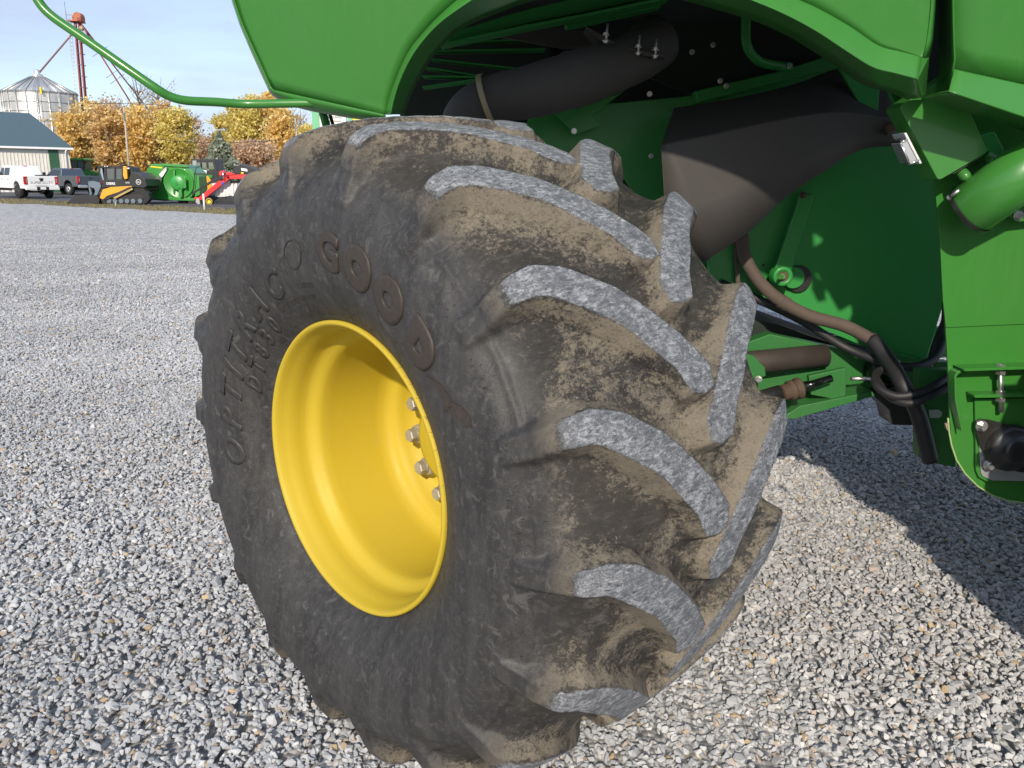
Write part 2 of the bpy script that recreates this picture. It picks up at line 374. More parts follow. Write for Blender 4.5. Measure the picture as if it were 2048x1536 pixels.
def make_stones():
    protos = bpy.data.collections.new('stone_shapes'); rng = random.Random(5)
    for k in range(14):
        bm = bmesh.new()
        sx, sy, sz = 1, rng.uniform(.62, .9), rng.uniform(.42, .72)
        for i in range(rng.randint(11, 17)):
            v = Vector((rng.gauss(0, 1), rng.gauss(0, 1), rng.gauss(0, 1))).normalized() * rng.uniform(.84, 1.0)
            bm.verts.new((v.x*sx, v.y*sy, v.z*sz))
        r = bmesh.ops.convex_hull(bm, input=bm.verts)
        bmesh.ops.delete(bm, geom=[g for g in r['geom_interior'] if isinstance(g, bmesh.types.BMVert)], context='VERTS')
        bmesh.ops.dissolve_limit(bm, angle_limit=math.radians(14), verts=bm.verts, edges=bm.edges)
        bmesh.ops.bevel(bm, geom=bm.edges[:], offset=.06, segments=1, profile=.5, affect='EDGES', clamp_overlap=True)
        bmesh.ops.recalc_face_normals(bm, faces=bm.faces)
        me = bpy.data.meshes.new('stone'); bm.to_mesh(me); bm.free(); me.materials.append(STONEM)
        o = bpy.data.objects.new('stone_%d' % k, me); protos.objects.link(o)
    R = np.random.default_rng(11)
    pts = []; scl = []
    bands = [(1.25, 4.0, 3500), (4.0, 7.0, 3200), (7.0, 10.0, 2400), (10.0, 14.0, 1100), (14.0, 20.0, 520), (20.0, 30.0, 150)]
    for y0, y1, dens in bands:
        w = .80*y1 + 1.1; area = (y1-y0)*2*w; n = int(area*dens)
        x = R.uniform(-w, w, n); y = R.uniform(y0, y1, n); keep = np.abs(x) < (.72*y + .85)
        # hidden from view beyond the machine on the right: keep fewer there
        keep &= ~((x > .5*y) & (y > 7.5)) & ~((x > -.12*y) & (y > 10.5))
        x = x[keep]; y = y[keep]
        s = np.exp(R.normal(0, .27, len(x))) * .0132
        if y0 >= 7: s *= 1.15
        z = R.uniform(-.001, .009, len(x)) + s*.15
        pts.append(np.stack([x, y, z], 1)); scl.append(s)
    P = np.concatenate(pts).astype('f'); S = np.concatenate(scl).astype('f'); n = len(P)
    P[:, 2] += (.010*np.sin(P[:,0]*2.3+1.2)*np.sin(P[:,1]*1.9) + .006*np.sin(P[:,0]*6.1)*np.cos(P[:,1]*5.3+.7)).astype('f')
    rot = R.uniform(-PI, PI, (n, 3)).astype('f'); rot[:, 0] *= .28; rot[:, 1] *= .28
    g = np.clip(R.normal(.52, .16, n), 0, 1)
    ca = np.array([.23, .25, .28]); cb = np.array([.64, .64, .64])
    C = ca + (cb - ca) * (g[:, None]**1.1)
    tan = R.uniform(0, 1, n) < .022; C[tan] = np.array([.46, .35, .21]) * R.uniform(.7, 1.2, (tan.sum(), 1))
    pk = R.uniform(0, 1, n) < .06; C[pk] = np.array([.44, .37, .31]) * R.uniform(.7, 1.15, (pk.sum(), 1))
    lf = .06*np.sin(P[:,0]*.9+.4*P[:,1]) + .05*np.sin(P[:,1]*1.7-P[:,0]*.6) + .04*np.sin(P[:,0]*3.1+1.0)*np.sin(P[:,1]*2.3); C = C*(1 + lf[:, None])
    warm = np.clip((P[:, 0] - .2) / .8, 0, 1) * np.clip((6 - P[:, 1]) / 1.5, 0, 1)       # stones turn warmer to the right, near the machine
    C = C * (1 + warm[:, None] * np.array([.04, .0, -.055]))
    C = np.concatenate([C, np.ones((n, 1))], 1).astype('f')
    me = bpy.data.meshes.new('gravel_points'); me.vertices.add(n); me.vertices.foreach_set('co', P.ravel())
    a = me.attributes.new('rot', 'FLOAT_VECTOR', 'POINT'); a.data.foreach_set('vector', rot.ravel())
    a = me.attributes.new('scl', 'FLOAT', 'POINT'); a.data.foreach_set('value', S)
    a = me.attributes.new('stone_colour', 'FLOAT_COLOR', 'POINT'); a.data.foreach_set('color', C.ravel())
    a = me.attributes.new('pick', 'INT', 'POINT'); a.data.foreach_set('value', R.integers(0, 14, n).astype('i'))
    o = bpy.data.objects.new('gravel', me); COL.objects.link(o)
    tag(o, 'crushed grey limestone gravel covering the yard around the big tyre', 'gravel', kind='stuff')
    ng = bpy.data.node_groups.new('scatter_stones', 'GeometryNodeTree')
    ng.interface.new_socket('Geometry', in_out='INPUT', socket_type='NodeSocketGeometry'); ng.interface.new_socket('Geometry', in_out='OUTPUT', socket_type='NodeSocketGeometry')
    N = ng.nodes; L = ng.links
    gi = N.new('NodeGroupInput'); go = N.new('NodeGroupOutput'); ci = N.new('GeometryNodeCollectionInfo'); ci.inputs['Collection'].default_value = protos
    ci.inputs['Separate Children'].default_value = True; ci.inputs['Reset Children'].default_value = True
    ip = N.new('GeometryNodeInstanceOnPoints'); ip.inputs['Pick Instance'].default_value = True
    def na(name, typ):
        x = N.new('GeometryNodeInputNamedAttribute'); x.data_type = typ; x.inputs['Name'].default_value = name; return x.outputs[0]
    e2r = N.new('FunctionNodeEulerToRotation'); L.new(na('rot', 'FLOAT_VECTOR'), e2r.inputs[0])
    L.new(gi.outputs[0], ip.inputs['Points']); L.new(ci.outputs[0], ip.inputs['Instance']); L.new(na('pick', 'INT'), ip.inputs['Instance Index'])
    L.new(e2r.outputs[0], ip.inputs['Rotation']); L.new(na('scl', 'FLOAT'), ip.inputs['Scale']); L.new(ip.outputs[0], go.inputs[0])
    md = o.modifiers.new('scatter', 'NODES'); md.node_group = ng
    print('stones', n)
make_stones()

# ------------------------------------------------------------------ the combine harvester
combine = empty('combine_harvester', (1.2, 4.4, 0))
tag(combine, 'green combine harvester with a big muddy steered tyre on a yellow rim', 'combine harvester')

# ---- the wheel
WC = Vector((-0.17471731, 2.37285362, CAM_H - 0.77222792))
U = Vector((0.7126668, 0.70145751, 0.00796186)); E1 = Vector((-0.24251508, 0.23570881, 0.94107799))
E1 = (E1 - U*E1.dot(U)).normalized(); E2 = U.cross(E1)
wheel = bpy.data.objects.new('rear_wheel', None)
wheel.matrix_basis = Matrix.Translation(WC) @ Matrix((U, -E2, E1)).transposed().to_4x4()
link(wheel, combine)
def wl_link(o):       # children given in wheel-local coordinates
    COL.objects.link(o); o.parent = wheel
def wbuild(mb, name, mat, **kw):
    o = mb.build(name, mat, None, **kw); o.parent = wheel; return o
def WP(a, r, t): # wheel-local point for angle (rad), radius, axial
    return Vector((t, -math.sin(a)*r, math.cos(a)*r))

PROF = [(0, .867), (.12, .864), (.22, .855), (.30, .840), (.35, .822), (.388, .796), (.412, .770), (.432, .748), (.450, .720), (.461, .68), (.462, .62), (.450, .55), (.428, .495), (.400, .450), (.378, .425), (.366, .408), (.352, .398)]
def prof_curve():
    P = smooth_path([Vector((a, b, 0)) for a, b in PROF], 24)
    P = np.array([(p.x, p.y) for p in P]); s = np.r_[0, np.cumsum(np.hypot(*np.diff(P, axis=0).T))]
    return P, s
PC, PS = prof_curve(); SMAX = PS[-1]
def s_of_t(t): return np.interp(t, PC[:200, 0], PS[:200])          # on the tread only
i_side = int(np.argmax(PC[:, 0]))
def t_of_r(r):   # outboard sidewall position for a radius
    sel = PC[:, 1] < .86
    return float(np.interp(-r, -PC[sel, 1], PC[sel, 0]))
def s_of_r(r): return float(np.interp(-r, -PC[:, 1], PS))

def tyre():
    deg = PI/180; RR = .92; H0 = .063
    # lug outline in (angle deg, signed s): s negative = outboard
    sA, sB, sC, sE = s_of_r(.722), s_of_r(.770), s_of_t(.388), s_of_t(.362)
    ext = [sA, sB, sC]
    top = [(68.6, -sA), (68.3, -sB), (67.9, -sC), (67.4, -.335), (69.3, -.268), (72.5, -.185), (77.8, -.095), (83.2, -.012), (86.2, .030)]
    bot = [(88.6, .022), (89.2, -.012), (88.2, -.060), (84.6, -.096), (78.6, -.185), (74.2, -.268), (71.4, -.335), (71.4, -sC), (71.9, -sB), (72.3, -sA)]
    top = [(a_ - .45*(1 if abs(s_) < .36 else 0), s_) for a_, s_ in top]; bot = [(a_ + .45*(1 if abs(s_) < .36 else 0), s_) for a_, s_ in bot]
    poly = np.array(top + bot, float); poly[:, 0] *= deg*RR
    # densify with Catmull-like smoothing
    def sdist(X, Y, pl):
        d2 = np.full(X.shape, 1e9); inside = np.zeros(X.shape, bool); n = len(pl)
        for i in range(n):
            ax, ay = pl[i]; bx, by = pl[(i+1) % n]; ex, ey = bx-ax, by-ay
            tt = np.clip(((X-ax)*ex + (Y-ay)*ey) / (ex*ex+ey*ey), 0, 1)
            d2 = np.minimum(d2, (X-ax-tt*ex)**2 + (Y-ay-tt*ey)**2)
            c = ((ay > Y) != (by > Y)) & (X < (bx-ax)*(Y-ay)/(by-ay+1e-12)+ax); inside ^= c
        d = np.sqrt(d2); return np.where(inside, -d, d)
    def hfun(X, S):
        """height + crown mask of the lug family with outline poly (outboard side)"""
        d = sdist(X, S, poly)
        sa = np.abs(S)
        # crown height above the carcass: crown radius .93 in the middle falling to .885 at the shoulder, buttress fading down the sidewall
        Hs = np.interp(sa, [0, .2, .29, sE, sC, (sB+sC)/2, sB, (sA+sB)/2, sA, sA+.02], [H0, .064, .068, .072, .057, .044, .033, .019, .007, 0])
        Hs = np.where(S > 0, H0, Hs)
        k_ = np.sqrt(Hs/H0); q1 = np.clip(d/(.006+.019*k_), 0, 1); q2 = np.clip(d/(.012+.092*k_), 0, 1)
        g = np.where(d < 0, 1.0, .62*(1-q1)**1.2 + .38*(1-q2)**2.0)
        edge = np.clip(1 - (d+.004)/.008, 0, 1)
        soft = np.clip((d+.005)/.005, 0, 1)*(d < 0)        # rounded crown edge
        return Hs*g - .0012*soft*(Hs/H0) , edge*np.clip(1-(sa-(sE+.002))/.030, 0, 1), d
    nth = 62; dth = 20*deg/nth
    # rows along s
    fine = np.arange(0, ext[0]+.02, .0050); coarse = np.arange(fine[-1]+.012, SMAX, .012); half = np.r_[fine, coarse, SMAX]
    S = np.r_[-half[::-1], half[1:]]; ns = len(S)
    i0, i1 = -nth*1-6, nth*5+6                       # unwrapped window for whole lugs
    TH = (np.arange(i0, i1+1))*dth
    # field for base sector angles [0,20) : evaluate periodic family
    def field(TH, S):
        X = TH*RR; XX, SS = np.meshgrid(X, S, indexing='ij')
        best = np.zeros(XX.shape); crown = np.zeros(XX.shape); ident = np.full(XX.shape, -999)
        pit = 20*deg*RR
        for fam in (0, 1):
            ph = 0 if fam == 0 else 7.3*deg*RR
            S2 = SS if fam == 0 else -SS
            kmin = int(math.floor((X.min()-ph-1.60)/pit))-1; kmax = int(math.ceil((X.max()-ph-.95)/pit))+1
            for k in range(kmin, kmax+1):
                xs = XX - ph - k*pit
                lo, hi = xs.min(), xs.max()
                if hi < .90 or lo > 1.60: continue
                cols = np.where((xs[:, 0] > .88) & (xs[:, 0] < 1.62))[0]
                if len(cols) == 0: continue
                sl = slice(cols[0], cols[-1]+1)
                xq = xs[sl]; wq = .0016*np.sin(xq*31+S2[sl]*27)+.0012*np.sin(xq*23-S2[sl]*53)+.0003*np.sin(xq*170+S2[sl]*120)
                h, cmk, d = hfun(xq+wq, S2[sl])
                b = best[sl]; m = h > b
                best[sl] = np.where(m, h, b); crown[sl] = np.maximum(crown[sl], cmk)
                idn = ident[sl]; ident[sl] = np.where(m & (h > .010), fam*1000+k, idn)
        return best, crown, ident
    h, crown, ident = field(TH, S)
    TT, SS = np.meshgrid(TH, S, indexing='ij')
    sa = np.abs(SS); t0 = np.interp(sa, PS, PC[:, 0])*np.sign(SS); r0 = np.interp(sa, PS, PC[:, 1])
    dt = np.gradient(np.interp(sa, PS, PC[:, 0]) , axis=1); 
    tt = np.gradient(t0, axis=1); tr = np.gradient(r0, axis=1); ln = np.hypot(tt, tr); nt, nr = -tr/ln, tt/ln
    # normal (t, r): outward: rotate tangent; for S increasing t increases -> outward radial = tt>0
    h = h + np.where(sa > ext[0]+.005, 0, 0)
    h = h + .0050*np.clip(1-np.abs(r0-.762)/.010, 0, 1)*(1-np.clip(h/.02, 0, 1)) + .0015*np.exp(-((r0-.70)/.003)**2) + .0022*np.exp(-((r0-.452)/.003)**2) + .0018*np.exp(-((r0-.436)/.003)**2)
    h = h + .0012*np.sin(TT*18+SS*31)*np.sin(SS*57+TT*36)*(sa < ext[0])
    tp = t0 + nt*h; rp = r0 + nr*h
    P = np.stack([tp, -np.sin(TT)*rp, np.cos(TT)*rp], -1)
    gu = np.gradient(P, axis=0); gv = np.gradient(P, axis=1); Nn = np.cross(gu, gv); Nn /= np.linalg.norm(Nn, axis=-1, keepdims=True)
    rad = np.stack([nt*1.0, -np.sin(TT)*nr, np.cos(TT)*nr], -1)
    flip = (Nn*rad).sum(-1) < 0; Nn[flip] *= -1
    flipall = flip.mean() > .5
    hn = np.clip(h/H0, 0, 1); tread = np.clip((r0 - .775)/.05, 0, 1)
    F = ident[:-1, :-1]                                # face id from its corner
    nI, nS = P.shape[:2]
    def mk(mask, name):
        fi, fj = np.where(mask)
        quad = np.stack([fi*nS+fj, (fi+1)*nS+fj, (fi+1)*nS+fj+1, fi*nS+fj+1], 1)
        if flipall: quad = quad[:, ::-1]
        uq, inv = np.unique(quad.ravel(), return_inverse=True)
        return P.reshape(-1, 3)[uq], Nn.reshape(-1, 3)[uq], inv.reshape(-1, 4), crown.ravel()[uq], hn.ravel()[uq], tread.ravel()[uq]
    def sag(V, N):
        """the loaded tyre sits flatter at the bottom: move vertices in towards the hub there"""
        r = np.hypot(V[:, 1], V[:, 2]); a = np.arctan2(-V[:, 1], V[:, 2]); d = (a - math.radians(199.8) + PI) % (2*PI) - PI
        w = np.exp(-(d/math.radians(58))**2); k = .047*w*np.clip((r-.41)/.50, 0, 1.1); nr_ = r - k
        V2 = V.copy(); V2[:, 1] *= nr_/r; V2[:, 2] *= nr_/r; V2[:, 0] += np.sign(V[:, 0])*.012*w*np.clip(1-np.abs(r-.62)/.2, 0, 1)
        return V2
    def mesh(name, V, N, Q, c, hh, tr):
        V = sag(V, N)
        me = bpy.data.meshes.new(name); me.vertices.add(len(V)); me.vertices.foreach_set('co', V.astype('f').ravel())
        me.loops.add(len(Q)*4); me.loops.foreach_set('vertex_index', Q.astype('i').ravel())
        me.polygons.add(len(Q)); me.polygons.foreach_set('loop_start', np.arange(0, len(Q)*4, 4, dtype='i'))
        me.polygons.foreach_set('use_smooth', [True]*len(Q)); me.update(calc_edges=True)
        for nm, val in (('crown', c), ('lugh', hh), ('tread', tr)):
            a = me.attributes.new(nm, 'FLOAT', 'POINT'); a.data.foreach_set('value', val.astype('f'))
        me.materials.append(RUBBER)
        me.normals_split_custom_set_from_vertices(N.astype('f').tolist())
        return me
    # carcass: sector columns [0, nth) repeated 18 times
    base = np.zeros(F.shape, bool); j0 = -i0
    base[j0:j0+nth, :] = F[j0:j0+nth, :] == -999
    V, N, Q, c, hh, tr = mk(base, 'b')
    Vs, Ns, Qs = [], [], []
    for k in range(18):
        a = k*20*deg; ca, sn = math.cos(a), math.sin(a)
        M = np.array([[1, 0, 0], [0, ca, -sn], [0, sn, ca]])    # rotation about local X: angle measured so that (−sin,cos) advances
        Vs.append(V @ M.T); Ns.append(N @ M.T); Qs.append(Q + k*len(V))
    o = bpy.data.objects.new('tyre_carcass', mesh('tyre_carcass', np.concatenate(Vs), np.concatenate(Ns), np.concatenate(Qs), np.tile(c, 18), np.tile(hh, 18), np.tile(tr, 18)))
    wl_link(o)
    # one lug of each family, then copies
    for fam in (0, 1):
        ids = [v for v in np.unique(F) if v >= -500 and ((v >= 500) == (fam == 1))]
        best = None
        for v in ids:
            fi, fj = np.where(F == v)
            if fi.min() > 1 and fi.max() < F.shape[0]-2 and (best is None or len(fi) >= best[1]): best = (v, len(fi))
        V, N, Q, c, hh, tr = mk(F == best[0], 'l')
        for k in range(18):
            a = k*20*deg; ca, sn = math.cos(a), math.sin(a); M = np.array([[1, 0, 0], [0, ca, -sn], [0, sn, ca]])
            o = bpy.data.objects.new('tread_lug', mesh('tread_lug', V @ M.T, N @ M.T, Q, c, hh, tr)); wl_link(o)
    # moulding hairs
    m = MB(); rng = random.Random(2)
    for k in range(560):
        a = rng.uniform(0, 2*PI); r = rng.choice([.72, .735, .75, .762]) + rng.gauss(0, .006); 
        if rng.random() < .2: r = rng.uniform(.42, .46)
        t = -t_of_r(r); b = WP(a, r, t); out = Vector((-1, 0, 0))*.7 + WP(a, .5, 0)*(rng.uniform(.1, .9)) + Vector((rng.gauss(0, .2), rng.gauss(0, .25), rng.gauss(0, .25)))
        e = b + out.normalized()*rng.uniform(.010, .024); w = WP(a + PI/2, .0006, 0)
        x = out.normalized().cross(w).normalized()*.0006
        m.add([b-w, b+w, b+x, e], [(0, 1, 3), (1, 2, 3), (2, 0, 3)])
    hr = wbuild(m, 'moulding_hairs', BLACK_R); tag(hr, kind='stuff')
tyre()

def text_mesh(s, size, shear=0, bold=0, spacing=1.0):
    cu = bpy.data.curves.new('txt', 'FONT'); cu.body = s; cu.size = size; cu.shear = shear; cu.offset = bold; cu.align_x = 'CENTER'; cu.align_y = 'CENTER'
    cu.space_character = spacing; cu.resolution_u = 4
    o = bpy.data.objects.new('txt', cu); COL.objects.link(o); bpy.context.view_layer.update()
    me = bpy.data.meshes.new_from_object(o); COL.objects.unlink(o); bpy.data.objects.remove(o)
    return me
def side_text(s, ang_c, r_c, size, mat, name, shear=0, bold=0, spacing=1.0, h=.0022, xs=1.0, split=True):
    me = text_mesh(s, size, shear, bold, spacing)
    bm = bmesh.new(); bm.from_mesh(me)
    bmesh.ops.remove_doubles(bm, verts=bm.verts, dist=1e-5)
    bmesh.ops.triangulate(bm, faces=bm.faces)
    for it in range(4):
        lg = [e for e in bm.edges if e.calc_length() > .014]
        if not lg: break
        bmesh.ops.subdivide_edges(bm, edges=lg, cuts=1); bmesh.ops.triangulate(bm, faces=bm.faces)
    r = bmesh.ops.extrude_face_region(bm, geom=bm.faces[:])
    topv = {g for g in r['geom'] if isinstance(g, bmesh.types.BMVert)}
    for v in bm.verts:
        x, y = v.co.x*xs, v.co.y; up = v in topv
        rr = r_c + y; a = math.radians(ang_c) + x/r_c
        t = -t_of_r(rr) - (h if up else -.003); v.co = WP(a, rr, t)
    bmesh.ops.recalc_face_normals(bm, faces=bm.faces)
    m2 = bpy.data.meshes.new(name); bm.to_mesh(m2); bm.free(); m2.materials.append(mat)
    o = bpy.data.objects.new(name, m2); wl_link(o); return o
for ch, a in zip('GOOD', (28.6, 40.2, 52.6, 65.8)):
    side_text(ch, a, .602, .122, LETTER, 'raised_letter', bold=.0065 if ch == 'G' else .0125, xs=1.0, h=.0045)
for ch, a in zip('OPTITRAC', (-78, -66.5, -56.5, -48.5, -40.5, -29.5, -17.5, -5.0)):
    side_text(ch, a, .530, .104, LETTER_R, 'raised_letter', shear=.35, bold=.0045, h=.0042, xs=1.0)
for ch, a in zip('DT830', (-49.5, -41.5, -34, -26.5, -19)):
    side_text(ch, a, .462, .060, LETTER_R, 'raised_letter', shear=.3, bold=.003, h=.004)
side_text('1050/50R32', 176, .545, .07, LETTER_R, 'raised_size_marking', bold=.001, h=.002)
side_text('RADIAL', -6, .492, .018, LETTER_R, 'raised_small_print', h=.0012)
side_text('TUBELESS', 12, .505, .018, LETTER_R, 'raised_small_print', h=.0012)
side_text('MAY BE USED TUBE TYPE', 2, .472, .018, LETTER_R, 'raised_small_print', h=.0012)
def side_poly(pts, name, mat, h=.003):
    bm = bmesh.new(); vs = [bm.verts.new((a, r, 0)) for a, r in pts]; bm.faces.new(vs)
    bmesh.ops.triangulate(bm, faces=bm.faces)
    for it in range(3): bmesh.ops.subdivide_edges(bm, edges=bm.edges[:], cuts=1); bmesh.ops.triangulate(bm, faces=bm.faces)
    r = bmesh.ops.extrude_face_region(bm, geom=bm.faces[:]); top = {g for g in r['geom'] if isinstance(g, bmesh.types.BMVert)}
    for v in bm.verts:
        t = -t_of_r(v.co.y) - (h if v in top else -.003); v.co = WP(math.radians(v.co.x), v.co.y, t)
    bmesh.ops.recalc_face_normals(bm, faces=bm.faces)
    me = bpy.data.meshes.new(name); bm.to_mesh(me); bm.free(); me.materials.append(mat); o = bpy.data.objects.new(name, me); wl_link(o)
# winged-foot emblem: wing then foot
side_poly([(71.5, .580), (75.0, .618), (77.4, .628), (79.5, .634), (80.6, .655), (83.2, .672), (85.0, .668), (84.2, .640), (82.0, .624), (80.4, .610), (80.0, .590), (78.2, .604), (75.2, .598)], 'raised_emblem', LETTER)
# blind oval pad left of the first letter
mo = MB(); ring = []
for k in range(40):
    q = 2*PI*k/40; a = 12.0 + 4.0*math.cos(q) + 1.0*math.sin(q); r = .585 + .036*math.sin(q); ring.append(WP(math.radians(a), r, -t_of_r(r) - .001))
mo.tube(ring, .0016, 5, closed=True); wbuild(mo, 'moulded_oval', LETTER_R)

# rim
rim = [(-.366, .408), (-.373, .4085), (-.378, .404), (-.377, .398), (-.368, .3925), (-.355, .389), (-.338, .383), (-.325, .3775), (-.305, .3755), (-.285, .374), (-.272, .369), (-.262, .358), (-.252, .349), (-.240, .3445), (-.215, .343), (-.05, .336), (-.02, .332), (-.004, .322), (.004, .312), (.006, .306), (.014, .298), (.03, .290), (.062, .280), (.074, .262), (.074, .150), (.068, .144), (-.005, .138), (-.03, .130), (-.036, .115), (-.036, 0)]
wbuild(MB().lathe(rim, (0, 0, 0), (1, 0, 0), 160), 'rim', YELLOW)
m = MB(); m.lathe([(-.36, .405), (-.2, .36), (.35, .36), (.37, .40)], (0, 0, 0), (1, 0, 0), 64); wbuild(m, 'inner_barrel', YELLOW)
for k in range(12):
    a = math.radians(-79.0 - 30*k); b = WP(a, .207, .077)
    m = MB(); m.lathe([(0, .033), (-.020, .033), (-.022, .031), (-.058, .029), (-.060, .027), (-.060, .0)], b, (1, 0, 0), 24)
    o = wbuild(m, 'wheel_stud_sleeve', BOLT)
    m = MB(); m.lathe([(-.060, .0215), (-.064, .0215), (-.066, .024), (-.066, 0)], b, (1, 0, 0), 24); m.lathe([(-.065, .0215), (-.088, .0215), (-.091, .018), (-.091, 0)], b, (1, 0, 0), 6, smooth=False)
    wbuild(m, 'wheel_bolt', BOLT)
# ---- body panels
def pline(pts, Y):
    return [at(a, b, Y) for a, b in pts]
def resample(P, n):
    P = [Vector(p) for p in P]; L = [0]
    for i in range(1, len(P)): L.append(L[-1] + (P[i]-P[i-1]).length)
    out = []
    for k in range(n):
        s = L[-1]*k/(n-1); i = 0
        while i < len(L)-2 and L[i+1] < s: i += 1
        f = (s - L[i])/max(1e-9, L[i+1]-L[i]); out.append(P[i].lerp(P[i+1], min(1, f)))
    return out
YA = 2.66
def strip(rings, name, mat, parent, smooth=True, thick=0.0):
    n = len(rings[0]); m = MB(); vs = [p for r in rings for p in r]
    m.add(vs, [(i*n+k, i*n+k+1, (i+1)*n+k+1, (i+1)*n+k) for i in range(len(rings)-1) for k in range(n-1)], smooth)
    o = m.build(name, mat, parent)
    if thick:
        s = o.modifiers.new('thickness', 'SOLIDIFY'); s.thickness = thick; s.offset = 1
    return o
# front-facing wheel-arch panel. Arch line (face edge) from the left foot over the top to the right foot
archA = [(771, 229), (775, 205), (790, 160), (815, 105), (850, 60), (890, 20), (925, -8), (985, -40), (1070, -66), (1180, -80), (1300, -78), (1420, -62), (1530, -30), (1605, 2), (1640, 18), (1700, 52), (1757, 90), (1800, 102), (1845, 114)]
archB = [(781, 229), (786, 205), (800, 160), (828, 105), (872, 52), (922, 14), (965, -12), (1010, -28), (1085, -47), (1180, -56), (1290, -53), (1390, -36), (1480, -8), (1560, 24), (1629, 60), (1690, 100), (1745, 134), (1790, 146), (1836, 158)]
archC = [(803, 229), (808, 205), (826, 165), (862, 105), (905, 60), (950, 34), (1000, 14), (1050, -4), (1110, -18), (1190, -26), (1280, -24), (1370, -12), (1445, 8), (1530, 34), (1600, 66), (1683, 118), (1749, 164), (1795, 178), (1844, 196)]
outer = [(545, 179), (528, 140), (505, 90), (485, 45), (470, 0), (455, -60), (430, -170), (420, -330), (430, -700), (500, -850), (800, -900), (1200, -900), (1600, -900), (1840, -900), (1868, -700), (1868, -300), (1866, -100), (1862, 0), (1856, 60), (1850, 100), (1845, 114)]
NP_ = 110
A3 = resample(smooth_path(pline(archA, YA), 6), NP_)
def lean(p):      # the lower part of the side panels tucks in, so the faces look slightly down
    return CAMLOC + (p - CAMLOC)*(1 - .26*max(0, p.z - 1.86)/p.y)
def bulge(p):   # the panel curves away towards its rear (left) edge and towards the top
    dx = max(0, -0.28 - p.x); dz = max(0, p.z - 2.0)
    k = 1 + (.55*dx*dx + .05*dz*dz)/p.y
    return lean(CAMLOC + (p - CAMLOC)*k)
O3 = resample(pline(outer, YA), NP_)
# match by fraction, but keep the lower left corner edge clean
rows = []
for j in range(25):
    f = j/24; rows.append([bulge(A3[k].lerp(O3[k], f)) for k in range(NP_)])
side_panel = strip(rows, 'rear_side_panel', GREEN, combine, True, .004)
B3 = [lean(p) for p in resample(smooth_path(pline(archB, YA-.072), 6), NP_)]; C3 = [lean(p) for p in resample(smooth_path(pline(archC, YA+.05), 6), NP_)]
C3b = [p + Vector((0, .10, .004)) for p in C3]
A3s = [bulge(p) for p in A3]
def mid(a, b, f, push): return [p.lerp(q, f) + Vector((0, push, 0)) for p, q in zip(a, b)]
strip([A3s, mid(A3s, B3, .05, 0), mid(A3s, B3, .94, -.001), B3, mid(B3, C3, .06, 0), mid(B3, C3, .93, .0), C3, C3b], 'wheel_arch_flange', GREEN, combine, True, .004)
# returned edge of the panel: left side and belly
edgeA = [(455, -60), (470, 0), (485, 45), (505, 90), (528, 140), (545, 179), (575, 185.6), (620, 195.6), (700, 213.3), (771, 229)]
edgeB = [(444, -60), (459, 0), (474, 45), (494, 92), (517, 143), (537, 186), (572, 207), (620, 219), (700, 233), (771, 240)]
e1 = [bulge(p) for p in resample(pline(edgeA, YA), 60)]; e2 = [bulge(p) + Vector((0, .035, 0)) for p in resample(pline(edgeB, YA+.0), 60)]
e3 = [p + Vector((0, .14, .012)) for p in e2]
strip([e1, mid(e1, e2, .35, -.006), mid(e1, e2, .7, -.004), e2, e3], 'panel_belly_edge', GREEN, combine, True, .004)
# right end return of the arch panel
rA = resample(pline([(1845, 114), (1850, 100), (1856, 60), (1862, 0), (1866, -100), (1868, -300), (1868, -700)], YA), 24)
rB = resample(pline([(1858, 112), (1861, 98), (1865, 58), (1869, 0), (1872, -100), (1874, -300), (1874, -700)], YA+.03), 24)
rC = [p + Vector((.0, .16, 0)) for p in rB]
rA, rB, rC = [[lean(p) for p in q] for q in (rA, rB, rC)]
strip([rA, mid(rA, rB, .5, -.004), rB, rC], 'panel_end_return', GREEN, combine, True, .004)
m = MB(); m.add([lean(q) for q in (at(1845, 114, YA), at(1859, 112, YA+.03), at(1851, 196, YA+.19), at(1844, 196, YA+.05), at(1836, 158, YA-.072))], [(0, 1, 2, 3, 4)]); m.build('arch_corner_gusset', GREEN, combine)
# front side panel, right of the gap
fA = [(1904, -900), (1904, -100), (1905, 0), (1906, 73), (1909, 138)]; fB = [(2500, -900), (2500, -100), (2500, 120), (2500, 200), (2500, 262)]
fa = [lean(p) for p in resample(pline(fA, YA), 20)]; fb = [lean(p) for p in resample(pline(fB, YA), 20)]
strip([[a.lerp(b, f/10) for a, b in zip(fa, fb)] for f in range(11)], 'front_side_panel', GREEN, combine, True, .004)
g0 = pline([(1909, 138), (2048, 168), (2500, 262)], YA); g1 = pline([(1898, 183), (2048, 234), (2500, 385)], YA-.072)
g2 = [p + Vector((0, .17, .0)) for p in g1]
gg = [[lean(p) for p in resample(g, 30)] for g in (g0, g1, g2)]
strip([gg[0], mid(gg[0], gg[1], .05, 0), mid(gg[0], gg[1], .94, -.001), gg[1], mid(gg[1], gg[2], .04, 0), gg[2]], 'front_panel_skirt', GREEN, combine, True, .004)
l0 = pline([(1904, -900), (1905, 0), (1906, 73), (1909, 138), (1898, 183)], YA); l1 = pline([(1901, -900), (1901, 0), (1902, 73), (1904, 138), (1896, 183)], YA+.05)
ll = [[lean(p) for p in resample(l, 16)] for l in (l0, l1)]; strip(ll + [[p + Vector((.02, .12, 0)) for p in ll[1]]], 'front_panel_return', GREEN, combine, True, .004)

